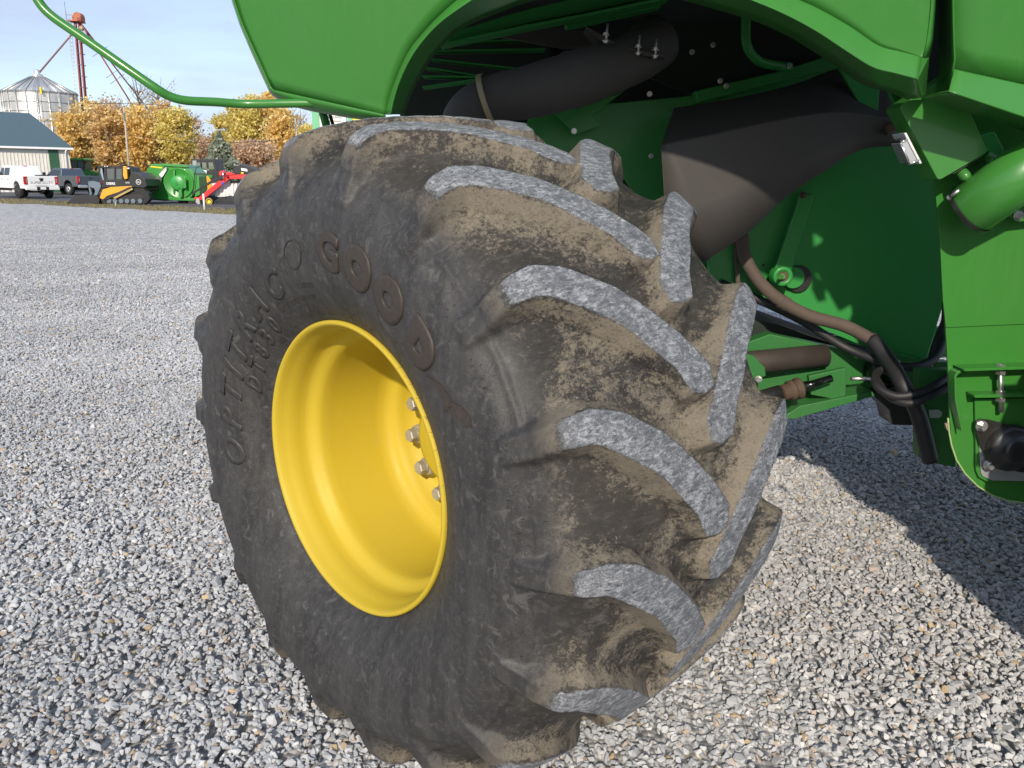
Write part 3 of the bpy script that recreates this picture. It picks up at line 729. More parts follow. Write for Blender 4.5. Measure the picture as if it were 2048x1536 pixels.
# ---- body core, roof of the wheel well, inner walls
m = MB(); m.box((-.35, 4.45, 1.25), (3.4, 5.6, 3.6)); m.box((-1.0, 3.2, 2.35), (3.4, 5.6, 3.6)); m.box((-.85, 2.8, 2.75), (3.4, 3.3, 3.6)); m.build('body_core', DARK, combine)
m = MB(); m.pxb([(1060, 215), (1240, 205), (1395, 190), (1560, 160), (1700, 120), (1905, 60), (1893, 560), (1890, 600), (1852, 722), (1750, 690), (1640, 645), (1530, 600), (1440, 575), (1330, 480), (1230, 330), (1040, 330)], 3.52, .03); m.build('inner_wall', GREEN_D, combine, .004)
m = MB(); m.pxb([(1530, 601), (1750, 691), (1852, 723), (1850, 731), (1748, 701), (1528, 610)], 3.49, .06); m.build('wall_lower_lip', GREEN_D, combine, .002)
m = MB(); m.pxb([(1415, 505), (1475, 480), (1530, 600), (1500, 620), (1420, 560)], 3.44, .05); m.build('wall_step_bracket', GREEN_D, combine, .004)
m = MB(); m.pxb([(1098, 215), (1232, 190), (1253, 178), (1185, 232), (1201, 252), (1152, 269)], 3.36, .02); m.build('angle_bracket', GREEN_D, combine, .002)
# rear wall of the bay, ribs and rails in the dark roof of the bay
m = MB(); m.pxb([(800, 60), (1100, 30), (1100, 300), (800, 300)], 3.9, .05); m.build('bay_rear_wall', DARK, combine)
for (a, b, c, d, w) in [(868, 100, 1090, 96, 3), (862, 116, 1080, 140, 3), (845, 150, 975, 152, 4), (850, 133, 1060, 165, 3), (845, 172, 1000, 150, 4), (880, 84, 1120, 74, 3)]:
    m = MB(); m.pxb([(a, b), (c, d), (c, d+w), (a, b+w)], 3.45, .10); m.build('roof_rib', GREEN_D, combine, .002)
m = MB(); m.pxb([(880, 72), (1040, 22), (1180, -12), (1340, -45), (1340, -12), (1190, 20), (1050, 48), (900, 86)], 3.0, .04); m.pxb([(880, 86), (1045, 50), (1190, 22), (1340, -10), (1340, -3), (1190, 29), (1046, 57), (880, 92)], 2.94, .10); m.build('bay_top_rail', GREEN_D, combine, .004)
m = MB(); m.pxb([(1130, 48), (1322, 4), (1322, 14), (1135, 55)], 3.1, .08); m.build('bay_second_rail', GREEN_D, combine, .003)
m = MB(); m.pxb([(955, 66), (1045, 42), (1180, 62), (1195, 90), (1130, 98)], 3.3, .02); m.build('grey_baffle', CHUTE, combine, .003)
m = MB(); m.pxb([(1390, 182), (1560, 142), (1690, 100), (1700, 112), (1702, 128), (1565, 162), (1395, 205)], 3.42, .07); m.build('wall_channel', GREEN_D, combine, .005)
m = MB(); m.tube(smooth_path([atb(1494, -30, 3.2), atb(1492, 40, 3.2), atb(1494, 90, 3.2), atb(1515, 120, 3.22), atb(1545, 130, 3.25), atb(1580, 134, 3.3)], 6), .019, 14); m.build('green_pipe', GREEN_D, combine)
m = MB(); m.pxb([(1675, 130), (1760, 165), (1755, 245), (1742, 246)], 3.05, .02); m.build('corner_plate', GREEN_D, combine, .002)
m = MB(); m.px([(1760, 150), (1880, 150), (1875, 330), (1830, 300), (1800, 225)], 3.02, .02); m.build('corner_sun_block', GREEN_D, combine, .002)  # plate added to block sunlight coming in beside the valve box
def wall_bolt(px, py, Y, r=.009, mat=None):
    m = MB(); p = atb(px, py, Y); m.hexbolt(p, (0, -1, 0), r, r*1.3); return m.build('bolt', mat or STEEL, combine)
for b in [(1440, 162, 3.41), (1452, 172, 3.41), (1577, 131, 3.27), (1299, 188, 3.51), (1384, 104, 3.5), (1426, 90, 3.5), (1302, 312, 3.51), (1148, 262, 3.35), (1872, 828, 3.24)]:
    wall_bolt(*b)
m = MB(); m.pxb([(1376, 86), (1432, 84), (1435, 110), (1378, 112)], 3.52, .01); 
# dark recess behind the chute
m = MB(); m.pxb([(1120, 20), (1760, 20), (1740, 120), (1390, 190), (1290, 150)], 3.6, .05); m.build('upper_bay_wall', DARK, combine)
# grey straw duct
dp = smooth_path([atc(948, 360, 3.35), atc(930, 290, 3.24), atc(938, 232, 3.16), atc(985, 200, 3.12), atc(1060, 184, 3.12), atc(1130, 164, 3.14), atc(1210, 140, 3.2), atc(1275, 112, 3.3), atc(1310, 85, 3.4)], 8)
rr_ = [.092 + .006*math.sin(i*.21) + (.008 if i > 40 else 0) for i in range(len(dp))]
MB().tube(dp, rr_, 28).build('air_duct', DUCT, combine)
k_ = 28; m = MB(); 
ax = (dp[26]-dp[22]).normalized(); m.lathe([(-.010, .094), (-.010, .101), (.010, .101), (.010, .094)], atc(976, 203, 3.118), ax, 40, smooth=False); m.build('duct_clamp', CREAM, combine, .002)
m = MB(); m.lathe([(-.002, .0), (-.002, .098), (.006, .098)], atc(988, 200, 3.118), ax, 36); 
m = MB(); m.pxc([(1172, 52), (1200, 66), (1240, 90), (1300, 103), (1330, 106), (1332, 114), (1296, 113), (1236, 101), (1196, 78)], 3.16, .16); m.build('duct_flange', BLACK_P, combine, .003)
for b in [(1212, 76), (1276, 100), (1310, 106)]:
    m = MB(); p = atc(b[0], b[1], 3.14); m.tube([p - Vector((0, 0, .02)), p + Vector((.004, 0, .05))], .0045, 8); m.hexbolt(p + Vector((0, 0, .008)), (0, 0, 1), .010, .012); m.hexbolt(p - Vector((0, 0, .008)), (0, 0, -1), .010, .010); m.build('flange_bolt', STEEL, combine)
# charcoal chute
t_ = resample(smooth_path([atc(1348, 216, 3.42), atc(1480, 194, 3.45), atc(1600, 165, 3.48), atc(1700, 135, 3.5), atc(1790, 190, 3.5)], 4), 24)
f_ = resample(smooth_path([atc(1322, 291, 3.18), atc(1440, 266, 3.2), atc(1560, 240, 3.24), atc(1680, 225, 3.3), atc(1790, 240, 3.36)], 4), 24)
l_ = resample(smooth_path([atc(1405, 524, 3.24), atc(1445, 500, 3.24), atc(1500, 462, 3.25), atc(1575, 392, 3.28), atc(1640, 348, 3.32), atc(1720, 300, 3.38), atc(1800, 292, 3.42)], 4), 24)
lm = [a.lerp(b, .55) for a, b in zip(f_, l_)]; lm[0] = atc(1330, 420, 3.20)
for i in range(24):
    fct = i/23; lm[i] = Vector(lm[i]) ; lm[i].y -= .02*(1-fct)
l0_ = [p + Vector((0, .012, .004)) for p in l_]
strip([[p + Vector((0, .10, .0)) for p in t_], t_, [a.lerp(b, .97) for a, b in zip(t_, f_)], f_, [a.lerp(b, .04) for a, b in zip(f_, lm)], lm, l_, l0_, [p + Vector((0, .3, .03)) for p in l_]], 'straw_chute', CHUTE, combine, True, .006)
m = MB(); m.add([atc(1348, 216, 3.42), atc(1322, 291, 3.18), atc(1330, 420, 3.18), atc(1405, 524, 3.24), atc(1420, 520, 3.5), atc(1360, 216, 3.5)], [(0, 1, 2, 3, 4, 5)]); m.build('chute_end_wall', CHUTE, combine)
# lever, boss and slot
m = MB(); m.lathe([(0, 0), (0, .062), (.012, .064)], atb(1598, 558, 3.50), (0, 1, 0), 30, smooth=False); m.build('slot_recess', BLACK_P, combine)
m = MB(); m.lathe([(0, 0), (0, .050), (.02, .052)], atb(1588, 556, 3.48), (0, 1, 0), 30, smooth=False); m.build('pivot_plate', GREEN_D, combine, .003)
m = MB(); m.pxb([(1598, 388), (1628, 388), (1624, 405), (1578, 560), (1545, 550), (1594, 408)], 3.40, .025); m.build('lever_arm', GREEN_D, combine, .006)
m = MB(); m.lathe([(.07, .045), (0, .045), (-.004, .042), (-.004, .024), (.0, .024)], atb(1566, 553, 3.37), (0, 1, 0), 32); m.build('lever_boss', GREEN_D, combine)
m = MB(); m.lathe([(.0, .026), (-.003, .026), (-.003, 0)], atb(1565, 553, 3.37), (0, 1, 0), 20, smooth=False); m.build('pivot_washer', RUST, combine)
m = MB(); m.hexbolt(atb(1564, 553, 3.365), (-.2, -1, .1), .015, .016, False); m.tube([atb(1564, 553, 3.36), atb(1560, 555, 3.315)], .009, 10); m.build('pivot_bolt', GREEN, combine)
m = MB(); m.hexbolt(atb(1606, 390, 3.395), (0, -1, 0), .012, .014); m.build('lever_top_bolt', RUST, combine)
m = MB(); m.lathe([(0, 0), (0, .006)], atb(1527, 530, 3.515), (0, 1, 0), 12); m.build('wall_hole', DARK, combine)

# ---- hoses
def hose(name, pts, r, mat, n=12):
    return MB().tube(smooth_path([ath(*p) for p in pts], 7), r*1.13, n).build(name, mat, combine)
hose('brown_conduit', [(1484, 470, 3.36), (1490, 515, 3.34), (1520, 565, 3.32), (1562, 602, 3.30), (1620, 632, 3.28), (1690, 652, 3.26), (1748, 682, 3.24)], .0255, CONDUIT, 16)
hose('black_sleeve_hose', [(1744, 678, 3.24), (1775, 718, 3.22), (1805, 768, 3.2), (1832, 818, 3.18), (1848, 870, 3.17), (1860, 922, 3.17)], .030, BLACK_R, 16)
for p, a in [((1568, 606, 3.30), (.86, 0, -.5)), ((1747, 682, 3.24), (.8, 0, -.6))]:
    m = MB(); m.lathe([(-.020, .027), (-.020, .0325), (.020, .0325), (.020, .027)], atb(*p), a, 20, smooth=False); m.build('conduit_clip', CONDUIT, combine, .002)
hose('thin_conduit', [(1473, 482, 3.4), (1474, 530, 3.4), (1477, 580, 3.4)], .010, CONDUIT)
hose('hydraulic_hose', [(1440, 566, 3.42), (1490, 588, 3.4), (1545, 612, 3.38), (1610, 645, 3.36), (1690, 695, 3.33), (1760, 722, 3.3), (1820, 735, 3.28), (1868, 716, 3.28), (1888, 670, 3.29), (1894, 610, 3.3), (1900, 560, 3.3)], .0175, BLACK_R)
hose('hydraulic_hose', [(1790, 742, 3.25), (1758, 742, 3.26), (1752, 770, 3.22), (1790, 792, 3.15), (1840, 785, 3.13), (1880, 765, 3.14), (1915, 745, 3.2)], .0155, BLACK_R)
hose('hydraulic_hose', [(1752, 758, 3.28), (1775, 790, 3.2), (1815, 806, 3.13), (1860, 793, 3.12), (1900, 770, 3.16)], .0155, BLACK_R)
hose('hydraulic_hose', [(1855, 760, 3.4), (1866, 700, 3.4), (1889, 640, 3.36)], .012, BLACK_R)
hose('brake_line', [(1758, 165, 3.1), (1745, 200, 3.1), (1752, 240, 3.08), (1768, 262, 3.05)], .011, BLACK_R)
hose('brown_hose_end', [(1768, 262, 3.05), (1790, 250, 3.05), (1815, 235, 3.08)], .019, RUST)
hose('green_stay', [(1764, 172, 3.2), (1766, 215, 3.2), (1772, 240, 3.2)], .008, GREEN)

# ---- steering axle and lower frame
m = MB(); m.pxa([(1180, 740), (1480, 690), (1540, 668), (1690, 700), (1760, 720), (1905, 725), (1905, 790), (1745, 792), (1650, 812), (1570, 838), (1480, 850), (1180, 900)], 3.68, .08); m.build('axle_frame', GREEN_X, combine, .006)
m = MB(); m.pxa([(1600, 812), (1745, 783), (1750, 792), (1590, 838), (1560, 838)], 3.52, .22); m.build('frame_bottom_flange', GREEN_X, combine, .004)
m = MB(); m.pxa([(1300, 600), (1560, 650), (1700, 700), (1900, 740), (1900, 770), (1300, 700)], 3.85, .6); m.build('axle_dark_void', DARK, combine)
m = MB(); m.tube([ata(1490, 726, 3.6), ata(1513, 724, 3.6), ata(1650, 711, 3.66)], .054, 26); m.build('tie_rod_shield', SHIELD, combine)
m = MB(); m.pxa([(1470, 700), (1508, 712), (1530, 735), (1532, 752), (1512, 760), (1470, 752)], 3.5, .03); m.build('shield_bracket', GREEN_X, combine, .004)
m = MB(); m.tube([ata(1480, 808, 3.42), ata(1560, 785, 3.45)], .034, 20); m.build('steering_cylinder', BLACK_P, combine)
m = MB(); m.lathe([(-.05, .0), (-.05, .036), (-.018, .036), (-.016, .046), (.004, .046), (.006, .040), (.02, .040), (.022, .049), (.036, .049), (.038, .030), (.05, .028), (.05, .0)], ata(1585, 780, 3.46), (ata(1640, 765, 3.49)-ata(1585, 780, 3.46)), 28); m.build('cylinder_gland', RUST, combine)
m = MB(); m.tube([ata(1600, 776, 3.46), ata(1662, 757, 3.5)], .018, 16); m.build('cylinder_rod', simple('chrome_rod', (.05, .06, .05), .12, .9, .2, 10), combine)
m = MB(); m.pxa([(1617, 752), (1690, 736), (1694, 738), (1692, 790), (1680, 801), (1622, 790)], 3.54, .03); m.build('knuckle_plate', GREEN_X, combine, .005)
m = MB(); m.tube([ata(1702, 757, 3.55), ata(1745, 758, 3.56)], .010, 10); m.build('grease_line', STEEL, combine)
m = MB(); m.pxa([(1742, 788), (1800, 770), (1845, 800), (1850, 852), (1785, 850), (1778, 820)], 3.6, .15); m.build('hitch_bracket', BLACK_P, combine, .005)
m = MB(); m.lathe([(-.09, .05), (-.09, .075), (.0, .078), (.02, .05)], ata(1775, 745, 3.62), (.2, -1, 0), 20); m.build('hub_cover', BLACK_P, combine)
m = MB(); m.pxa([(1838, 740), (1912, 740), (1912, 935), (1875, 928), (1838, 915)], 3.34, .06); m.build('rear_post', GREEN_X, combine, .004)
m = MB(); m.pxa([(1858, 820), (1878, 820), (1884, 824), (1884, 832), (1878, 836), (1860, 836)], 3.32, .006); m.build('post_clip', STEEL_B, combine, .001)
m = MB(); m.hexbolt(ata(1517, 758, 3.48), (-.3, -1, 0), .012, .02); m.build('bracket_bolt', STEEL, combine)

m = MB(); hb = WC + U*.10; m.tube([hb, WC + U*.55, WC + U*.72], [.13, .12, .10], 24); m.build('steering_knuckle', GREEN_X, combine)
m = MB(); m.tube([WC + U*.68, Vector((.62, 3.4, .80)), Vector((.85, 4.0, .76)), Vector((2.6, 4.6, .80))], .09, 14); m.build('axle_beam', GREEN_X, combine)
# ---- right-hand side plate with tensioner bracket and bearing
YP = 3.0
plate = [(1868, 352), (1880, 480), (1888, 600), (1894, 700), (1898, 780), (1900, 840), (1903, 880), (1912, 915), (1930, 945), (1955, 970), (1985, 990), (2015, 1000), (2050, 1005), (2500, 1012), (2500, 160), (1880, 160)]
m = MB(); m.px(plate, YP, .010); m.build('side_plate', GREEN, combine, .0015)
m = MB(); m.px([(1892, 655), (2500, 628), (2500, 150), (1870, 150), (1868, 352), (1880, 480), (1886, 600)], YP-.006, .004); m.build('upper_plate', GREEN, combine, .001)
ed = [(1896, 836), (1898, 862), (1903, 890), (1913, 920), (1930, 947), (1955, 972), (1985, 991), (2015, 1001), (2050, 1006), (2500, 1013)]
MB().tube([at(a, b, YP-.004) for a, b in ed], .0035, 6).build('plate_edge_trim', simple('pale_trim', (.3, .42, .16), .5), combine)
m = MB(); m.px([(1891, 848), (1898, 846), (1899, 850), (1895, 852), (1896, 862), (1893, 856)], YP-.012, .01); m.build('trim_clip', CREAM, combine)
m = MB(); m.px([(1926, 738), (2500, 718), (2500, 724), (1930, 743)], YP-.075, .072); m.px([(1909, 752), (1914, 744), (1926, 738), (1930, 742), (1918, 748), (1913, 754), (1913, 790), (1926, 862), (1923, 863), (1910, 800)], YP-.05, .046); m.build('tensioner_bracket', GREEN, combine, .002)
m = MB(); m.px([(1948, 790), (2500, 782), (2500, 788), (1950, 796)], YP-.06, .057); m.build('lower_shelf', GREEN, combine, .0015)
m = MB(); m.px([(1950, 798), (2500, 790), (2500, 972), (1976, 965), (1958, 955), (1952, 940)], YP-.016, .013); m.build('bearing_pad', GREEN, combine, .003)
m = MB(); a, b = at(2000, 728, YP-.045), at(2003, 824, YP-.045); m.tube([a, b], .009, 12)
for py in (733, 745, 786, 799): m.lathe([(-.007, .0), (-.007, .018), (.007, .018), (.007, .0)], at(2001, py, YP-.045), (0, 0, 1), 6, smooth=False)
m.build('tension_bolt', STEEL, combine)
m = MB(); m.px([(1958, 876), (2500, 880), (2500, 970), (1985, 961), (1966, 953), (1962, 945)], YP-.022, .005); m.build('bearing_backing_plate', STEEL_B, combine, .001)
m = MB(); m.px([(1952, 842), (1962, 838), (1980, 840), (2030, 853), (2060, 870), (2100, 905), (2110, 940), (2080, 950), (2035, 944), (1998, 935), (1975, 918), (1960, 890), (1951, 855)], YP-.034, .011); m.build('bearing_flange', BLACK_P, combine, .004)
m = MB(); m.lathe([(0, .092), (-.020, .088), (-.034, .074), (-.038, .052), (-.052, .048), (-.060, .036), (-.061, 0)], at(2018, 895, YP-.034), (0, 1, 0), 40); m.build('bearing_cap', BLACK_P, combine)
for b in [(1963, 852), (1978, 930)]:
    m = MB(); p = at(b[0], b[1], YP-.036); m.hexbolt(p, (-.15, -1, 0), .016, .016); m.tube([p, p + Vector((-.006, -.03, 0))], .009, 10); m.build('bearing_bolt', STEEL, combine)

# ---- valve box, work lamp and cylinder
YB = 2.84
def rpoly(c, r=6, n=4):
    out = []
    for i in range(len(c)):
        p = Vector(c[i]+(0,)); a = Vector(c[i-1]+(0,)); b = Vector(c[(i+1) % len(c)]+(0,))
        q0 = p + (a-p).normalized()*r; q1 = p + (b-p).normalized()*r
        for k in range(n+1):
            f = k/n; q = q0*(1-f)**2 + p*2*f*(1-f) + q1*f*f; out.append((q.x, q.y))
    return out
m = MB(); m.px(rpoly([(1798, 213), (1904, 146), (1977, 304), (1877, 362)], 9), YB, .11); m.build('valve_box', GREEN, combine, .003)
dcl = [(1912, 343), (1973, 306), (1977, 312), (1920, 349)]
m = MB(); a0 = at(1906, 346, YB+.012); a1 = at(1968, 309, YB+.012); dn = Vector((.4, 0, -.9))*.003; bk = Vector((0, .05, 0))
m.add([a0+dn, a1+dn, a1+dn+bk, a0+dn+bk], [(0, 1, 2, 3)]); m.build('warning_decal', simple('decal_grey', (.4, .38, .36), .5, 0, .2, 60), combine)
for b in [(1985, 320, YB+.05), (1930, 352, YB+.03)]:
    m = MB(); m.lathe([(-.02, .018), (0, .019), (.010, .0165), (.018, .009), (.020, 0)], at(*b), (.3, -.7, -.65), 18); m.build('dome_nut', GREEN, combine)
m = MB(); m.px([(1800, 282), (1808, 276), (1835, 322), (1828, 328)], YB-.0, .07); m.build('lamp_gasket', BLACK_P, combine, .002)
m = MB(); m.px([(1808, 266), (1813, 265), (1844, 326), (1840, 328)], YB-.01, .09); m.build('lamp_bracket', simple('white_metal', (.75, .75, .74), .35, .3), combine, .001)
m = MB(); m.px([(1801, 286), (1814, 279), (1836, 320), (1820, 327)], YB-.005, .075); m.build('lamp_lens', LENS, combine, .004)
m = MB()
for p0, p1 in [((1801, 286), (1815, 279)), ((1801, 286), (1820, 328)), ((1820, 328), (1838, 320))]:
    m.tube([at(*p0, YB-.008), at(*p1, YB-.008)], .0035, 8)
m.build('lamp_frame', simple('chrome_frame', (.8, .8, .8), .2, .9), combine)
m = MB(); m.px([(1945, 275), (1990, 262), (2010, 300), (1990, 330), (1975, 304)], YB+.06, .12); m.build('box_back_mount', GREEN_D, combine, .006)
cy0 = at(1940, 420, 2.88); cy1 = at(2120, 292, 2.70); cax = (cy1-cy0).normalized(); Lc = (cy1-cy0).length
m = MB(); m.lathe([(0, 0), (0, .088), (.004, .0905), (Lc, .0905), (Lc, 0)], cy0, cax, 48); m.build('green_housing', GREEN, combine)
m = MB(); m.lathe([(-.012, 0), (-.012, .090), (-.001, .0935), (.004, .0935)], cy0, cax, 48, smooth=False); m.build('housing_gasket', BLACK_P, combine)
for dv, ln in [((1909, 387), .03), ((1972, 452), .035), ((1985, 446), .028)]:
    m = MB(); p = at(dv[0], dv[1], 2.83); m.tube([p - cax*ln*.6, p + cax*ln*.6], .006, 10); m.hexbolt(p - cax*.014, -cax, .0095, .012, False); m.build('housing_bolt', STEEL, combine)
m = MB(); m.px([(2006, 424), (2050, 398), (2110, 400), (2110, 436), (2036, 444)], 2.93, .012); m.build('housing_foot', GREEN, combine, .003)
m = MB(); m.hexbolt(at(2036, 431, 2.925), (0, -1, 0), .013, .014); m.build('foot_bolt', STEEL, combine)
m = MB(); m.px([(1886, 470), (2100, 470), (2100, 476), (1890, 478)], 2.99, .004)

# dark sheet added behind the panel gap to block sunlight; bolts in the gap
m = MB(); m.px([(1640, -900), (1960, -900), (1940, 200), (1850, 202), (1790, 165), (1740, 145), (1690, 95), (1640, 55)], 2.93, .05); m.build('gap_sun_block', DARK, combine)
for b in [(1889, 40), (1894, 38), (1872, 64)]:
    wall_bolt(b[0], b[1], 2.92, .010)

# ---- handrail, belly strut
hp = [(62, -60), (66, -25), (78, 4), (105, 33), (170, 78), (250, 134), (308, 174), (338, 192), (372, 201), (430, 204), (490, 208), (560, 207), (640, 206)]
MB().tube(smooth_path([at(a, b, 2.74 if a > 480 else 2.62 + .12*max(0, (a-300)/180)) for a, b in hp], 8), .0135, 16).build('handrail', GREEN, combine)
m = MB(); m.tube([at(640, 205, 2.9), at(656, 262, 2.9)], .014, 8); m.build('belly_strut', GREEN_D, combine)
m = MB(); m.tube([at(652, 205, 2.93), at(670, 262, 2.93)], .006, 8); m.build('belly_hose', BLACK_R, combine)

# ---- front drive wheel, beyond the right edge of the picture
fw = Vector((2.64, 2.10, .94)); m = MB()
m.lathe([(-.32, .5), (-.36, .78), (-.3, .90), (0, .93), (.3, .90), (.36, .78), (.32, .5), (-.32, .5)], fw, (.0, 1, 0), 64); m.build('front_tyre', BLACK_R, combine)
m = MB(); m.lathe([(-.3, .5), (-.26, .48), (-.1, .45), (-.1, 0)], fw, (0, 1, 0), 48); m.build('front_rim', YELLOW, combine)
m = MB()
for k in range(22):
    a = 2*PI*k/22
    for sg in (-1, 1):
        a2 = a + (PI/22 if sg > 0 else 0); P0 = fw + Vector((math.sin(a2)*.92, sg*.34, math.cos(a2)*.92)); P1 = fw + Vector((math.sin(a2+.22)*.92, sg*.02, math.cos(a2+.22)*.92))
        m.tube([P0, P1], .035, 5)
o = m.build('front_tyre_lugs', BLACK_R, combine); tag(o, kind='stuff')

# =================================================================== the far side of the yard
def far_mat(name, col, rough=.5, metal=0, coat=0, var=.12, scale=3): return simple(name, col, rough, metal, var, scale, 0, coat)
WHITE = far_mat('white_car_paint', (.78, .78, .77), .3, 0, .5, .03); DGREY = far_mat('slate_car_paint', (.07, .09, .115), .28, .3, .6, .06)
GLASS = far_mat('dark_window_glass', (.035, .042, .05), .08, 0, 0, .1); TYRE = far_mat('road_tyre', (.02, .02, .02), .8); BLK = far_mat('black_plastic', (.018, .018, .02), .45)
ALLOY = far_mat('alloy_wheel', (.45, .46, .48), .3, .8); REDL = far_mat('red_tail_lamp', (.42, .012, .02), .2); CHROME = far_mat('chrome_bumper', (.7, .7, .72), .2, .9)
ORANGE = far_mat('construction_yellow', (.72, .33, .02), .4, 0, .3); REDP = far_mat('red_implement_paint', (.62, .02, .025), .35, 0, .4); GREENF = far_mat('implement_green', (.035, .24, .035), .35, 0, .4)
CANVAS = far_mat('white_canvas', (.66, .64, .63), .8); YEL = far_mat('yellow_wheel_paint', (.8, .58, .02), .4); SLATE = far_mat('grey_blue_steel', (.14, .18, .22), .4, .3)
LETW = far_mat('white_lettering', (.8, .8, .8), .5); LETG = far_mat('grey_green_lettering', (.16, .2, .15), .6); LETS = far_mat('silver_lettering', (.45, .46, .47), .4, .4)

def text3d(s, name, mat, parent, loc, size, rot=(PI/2, 0, 0), bold=0, shear=0, depth=.004, local=False, xs=1):
    me = text_mesh(s, size, shear, bold); bm = bmesh.new(); bm.from_mesh(me)
    r = bmesh.ops.extrude_face_region(bm, geom=bm.faces[:])
    bmesh.ops.translate(bm, verts=[g for g in r['geom'] if isinstance(g, bmesh.types.BMVert)], vec=(0, 0, depth))
    M = Matrix.Translation(Vector(loc)) @ Euler(rot).to_matrix().to_4x4() @ Matrix.Diagonal((xs, 1, 1, 1)); bm.transform(M); bmesh.ops.recalc_face_normals(bm, faces=bm.faces)
    m2 = bpy.data.meshes.new(name); bm.to_mesh(m2); bm.free(); m2.materials.append(mat)
    o = bpy.data.objects.new(name, m2)
    if local: COL.objects.link(o); o.parent = parent
    else: link(o, parent)
    return o

def pickup(px, py, heading, label, paintm, rimm, L=6.1, H=2.02, grp='parked pickup trucks', ford=True):
    g = gnd(px, py); root = bpy.data.objects.new('pickup_truck', None); root.matrix_basis = Matrix.Translation((g.x, g.y, 0)) @ Matrix.Rotation(math.radians(heading), 4, 'Z'); link(root)
    tag(root, label, 'pickup truck', grp)
    def B(m, name, mat, bevel=0, seg=2):
        o = m.build(name, mat, None, bevel, seg); o.parent = root; return o
    W = 1.0
    def prof(pts, w0, w1=None, zt=None):      # side profile (y, z) extruded over the width; optional narrowing with height
        vs = []; n = len(pts)
        for sx in (-1, 1):
            for y, z in pts:
                w = w0 if zt is None else w0 + (w1-w0)*max(0, (z-zt[0])/(zt[1]-zt[0])); vs.append((sx*w, y, z))
        fs = [tuple(range(n)), tuple(range(2*n-1, n-1, -1))] + [(i, i+n, (i+1) % n+n, (i+1) % n) for i in range(n)]
        return MB().add(vs, fs)
    def arch(yc, r, z0): return [(yc + r*math.cos(q), z0 + r*math.sin(q)) for q in [PI*k/10 for k in range(11)]]
    yr, yf = 1.25, L-1.0; z0 = .62
    low = [(0.02, z0)] + [(yr - .52*math.cos(PI*k/8), z0 + .46*math.sin(PI*k/8)) for k in range(9)] + [(yf - .52*math.cos(PI*k/8), z0 + .46*math.sin(PI*k/8)) for k in range(9)] + [(L-.05, z0), (L, 1.0), (L-.12, 1.22), (L-1.75, 1.33), (2.05, 1.36), (2.0, 1.40), (0.0, 1.40)]
    B(prof(low, W), 'body', paintm, .05)
    B(prof([(2.02, 1.34), (L-1.75, 1.31), (L-2.55, H-.03), (L-2.8, H), (2.28, H), (2.12, H-.06)], W-.04, W-.22, (1.34, H)), 'cab', paintm, .06)
    m = MB(); xg = .80; m.add([(-xg+.05, 2.055, 1.42), (xg-.05, 2.055, 1.42), (xg-.13, 2.135, H-.12), (-xg+.13, 2.135, H-.12)], [(0, 1, 2, 3)]); o = B(m, 'rear_window', GLASS)
    m = MB(); m.box((-.10, 2.14, H-.055), (.10, 2.2, H-.01)); B(m, 'brake_light', REDL)
    yB = 2.3; yM = 3.15
    for nm, (a, b) in (('side_window', (yB, yM-.04)), ('side_window', (yM+.04, L-2.1))):
        m = MB()
        for sx in (-1, 1):
            k = lambda z: sx*(W-.04 - .18*(z-1.34)/(H-1.34) + .012)
            y2 = b if b < 3.3 else b-.42
            m.add([(k(1.42), a, 1.42), (k(1.42), b, 1.42), (k(H-.14), y2, H-.14), (k(H-.14), a+.05, H-.14)], [(0, 1, 2, 3)])
        B(m, nm, GLASS)
    m = MB(); m.box((-.80, -.022, .80), (.80, .0, 1.38)); tg = B(m, 'tailgate', paintm, .012)
    m = MB(); m.box((-.13, -.035, 1.20), (.13, -.02, 1.26)); B(m, 'tailgate_handle', BLK)
    if ford:
        m = MB(); m.lathe([(0, .0), (0, .1), (.014, .1), (.02, .085), (.02, 0)], (0, -.022, 1.17), (0, -1, 0), 20); o = B(m, 'tailgate_badge', BLK)
        text3d('SUPER DUTY', 'tailgate_lettering', LETS, root, (0, -.023, 1.0), .20, bold=.004, depth=.006, local=True, xs=1.15)
    for sx in (-1, 1):
        m = MB(); x0, x1 = sorted((sx*.81, sx*1.005)); m.box((x0, -.04, .88), (x1, .12, 1.36)); B(m, 'tail_light', REDL, .02)
        m = MB(); x0, x1 = sorted((sx*.84, sx*.9)); m.box((x0, -.048, 1.0), (x1, -.038, 1.24)); B(m, 'reversing_lamp', LENS)
    m = MB(); m.box((-.98, -.17, .55), (-.35, .06, .76)); m.box((.35, -.17, .55), (.98, .06, .76)); B(m, 'bumper', paintm if ford else CHROME, .03)
    m = MB(); m.box((-.37, -.16, .53), (.37, .05, .74)); B(m, 'bumper_centre', BLK, .01)
    m = MB(); m.box((-.16, -.172, .58), (.16, -.158, .73)); B(m, 'number_plate', LETW)
    m = MB(); m.box((-.05, -.25, .44), (.05, .1, .52)); m.tube([(-.75, 1.25, .42), (.75, 1.25, .42)], .06, 8); m.tube([(0, 1.25, .42), (0, 4, .5)], .05, 6); m.box((-.6, .2, .52), (.6, L-.4, .62)); B(m, 'underframe', BLK)
    for y in (yr, yf):
        for sx in (-1, 1):
            m = MB(); m.lathe([(-.14, .24), (-.15, .38), (-.11, .425), (.11, .425), (.15, .38), (.14, .24)], (sx*.86, y, .425), (1, 0, 0), 28); w = B(m, 'wheel', TYRE)
            m = MB(); m.lathe([(0, 0), (0, .1), (-.03, .13), (-.02, .24), (.02, .25)], (sx*.99, y, .425), (-sx, 0, 0), 20)
            for k in range(6):
                q = 2*PI*k/6; m.box((-.001, 0, 0), (0, 0, 0)) if False else m.tube([(sx*1.0, y, .425), (sx*.995, y+.22*math.cos(q), .425+.22*math.sin(q))], .028, 5)
            o = m.build('rim', rimm, None); o.parent = w
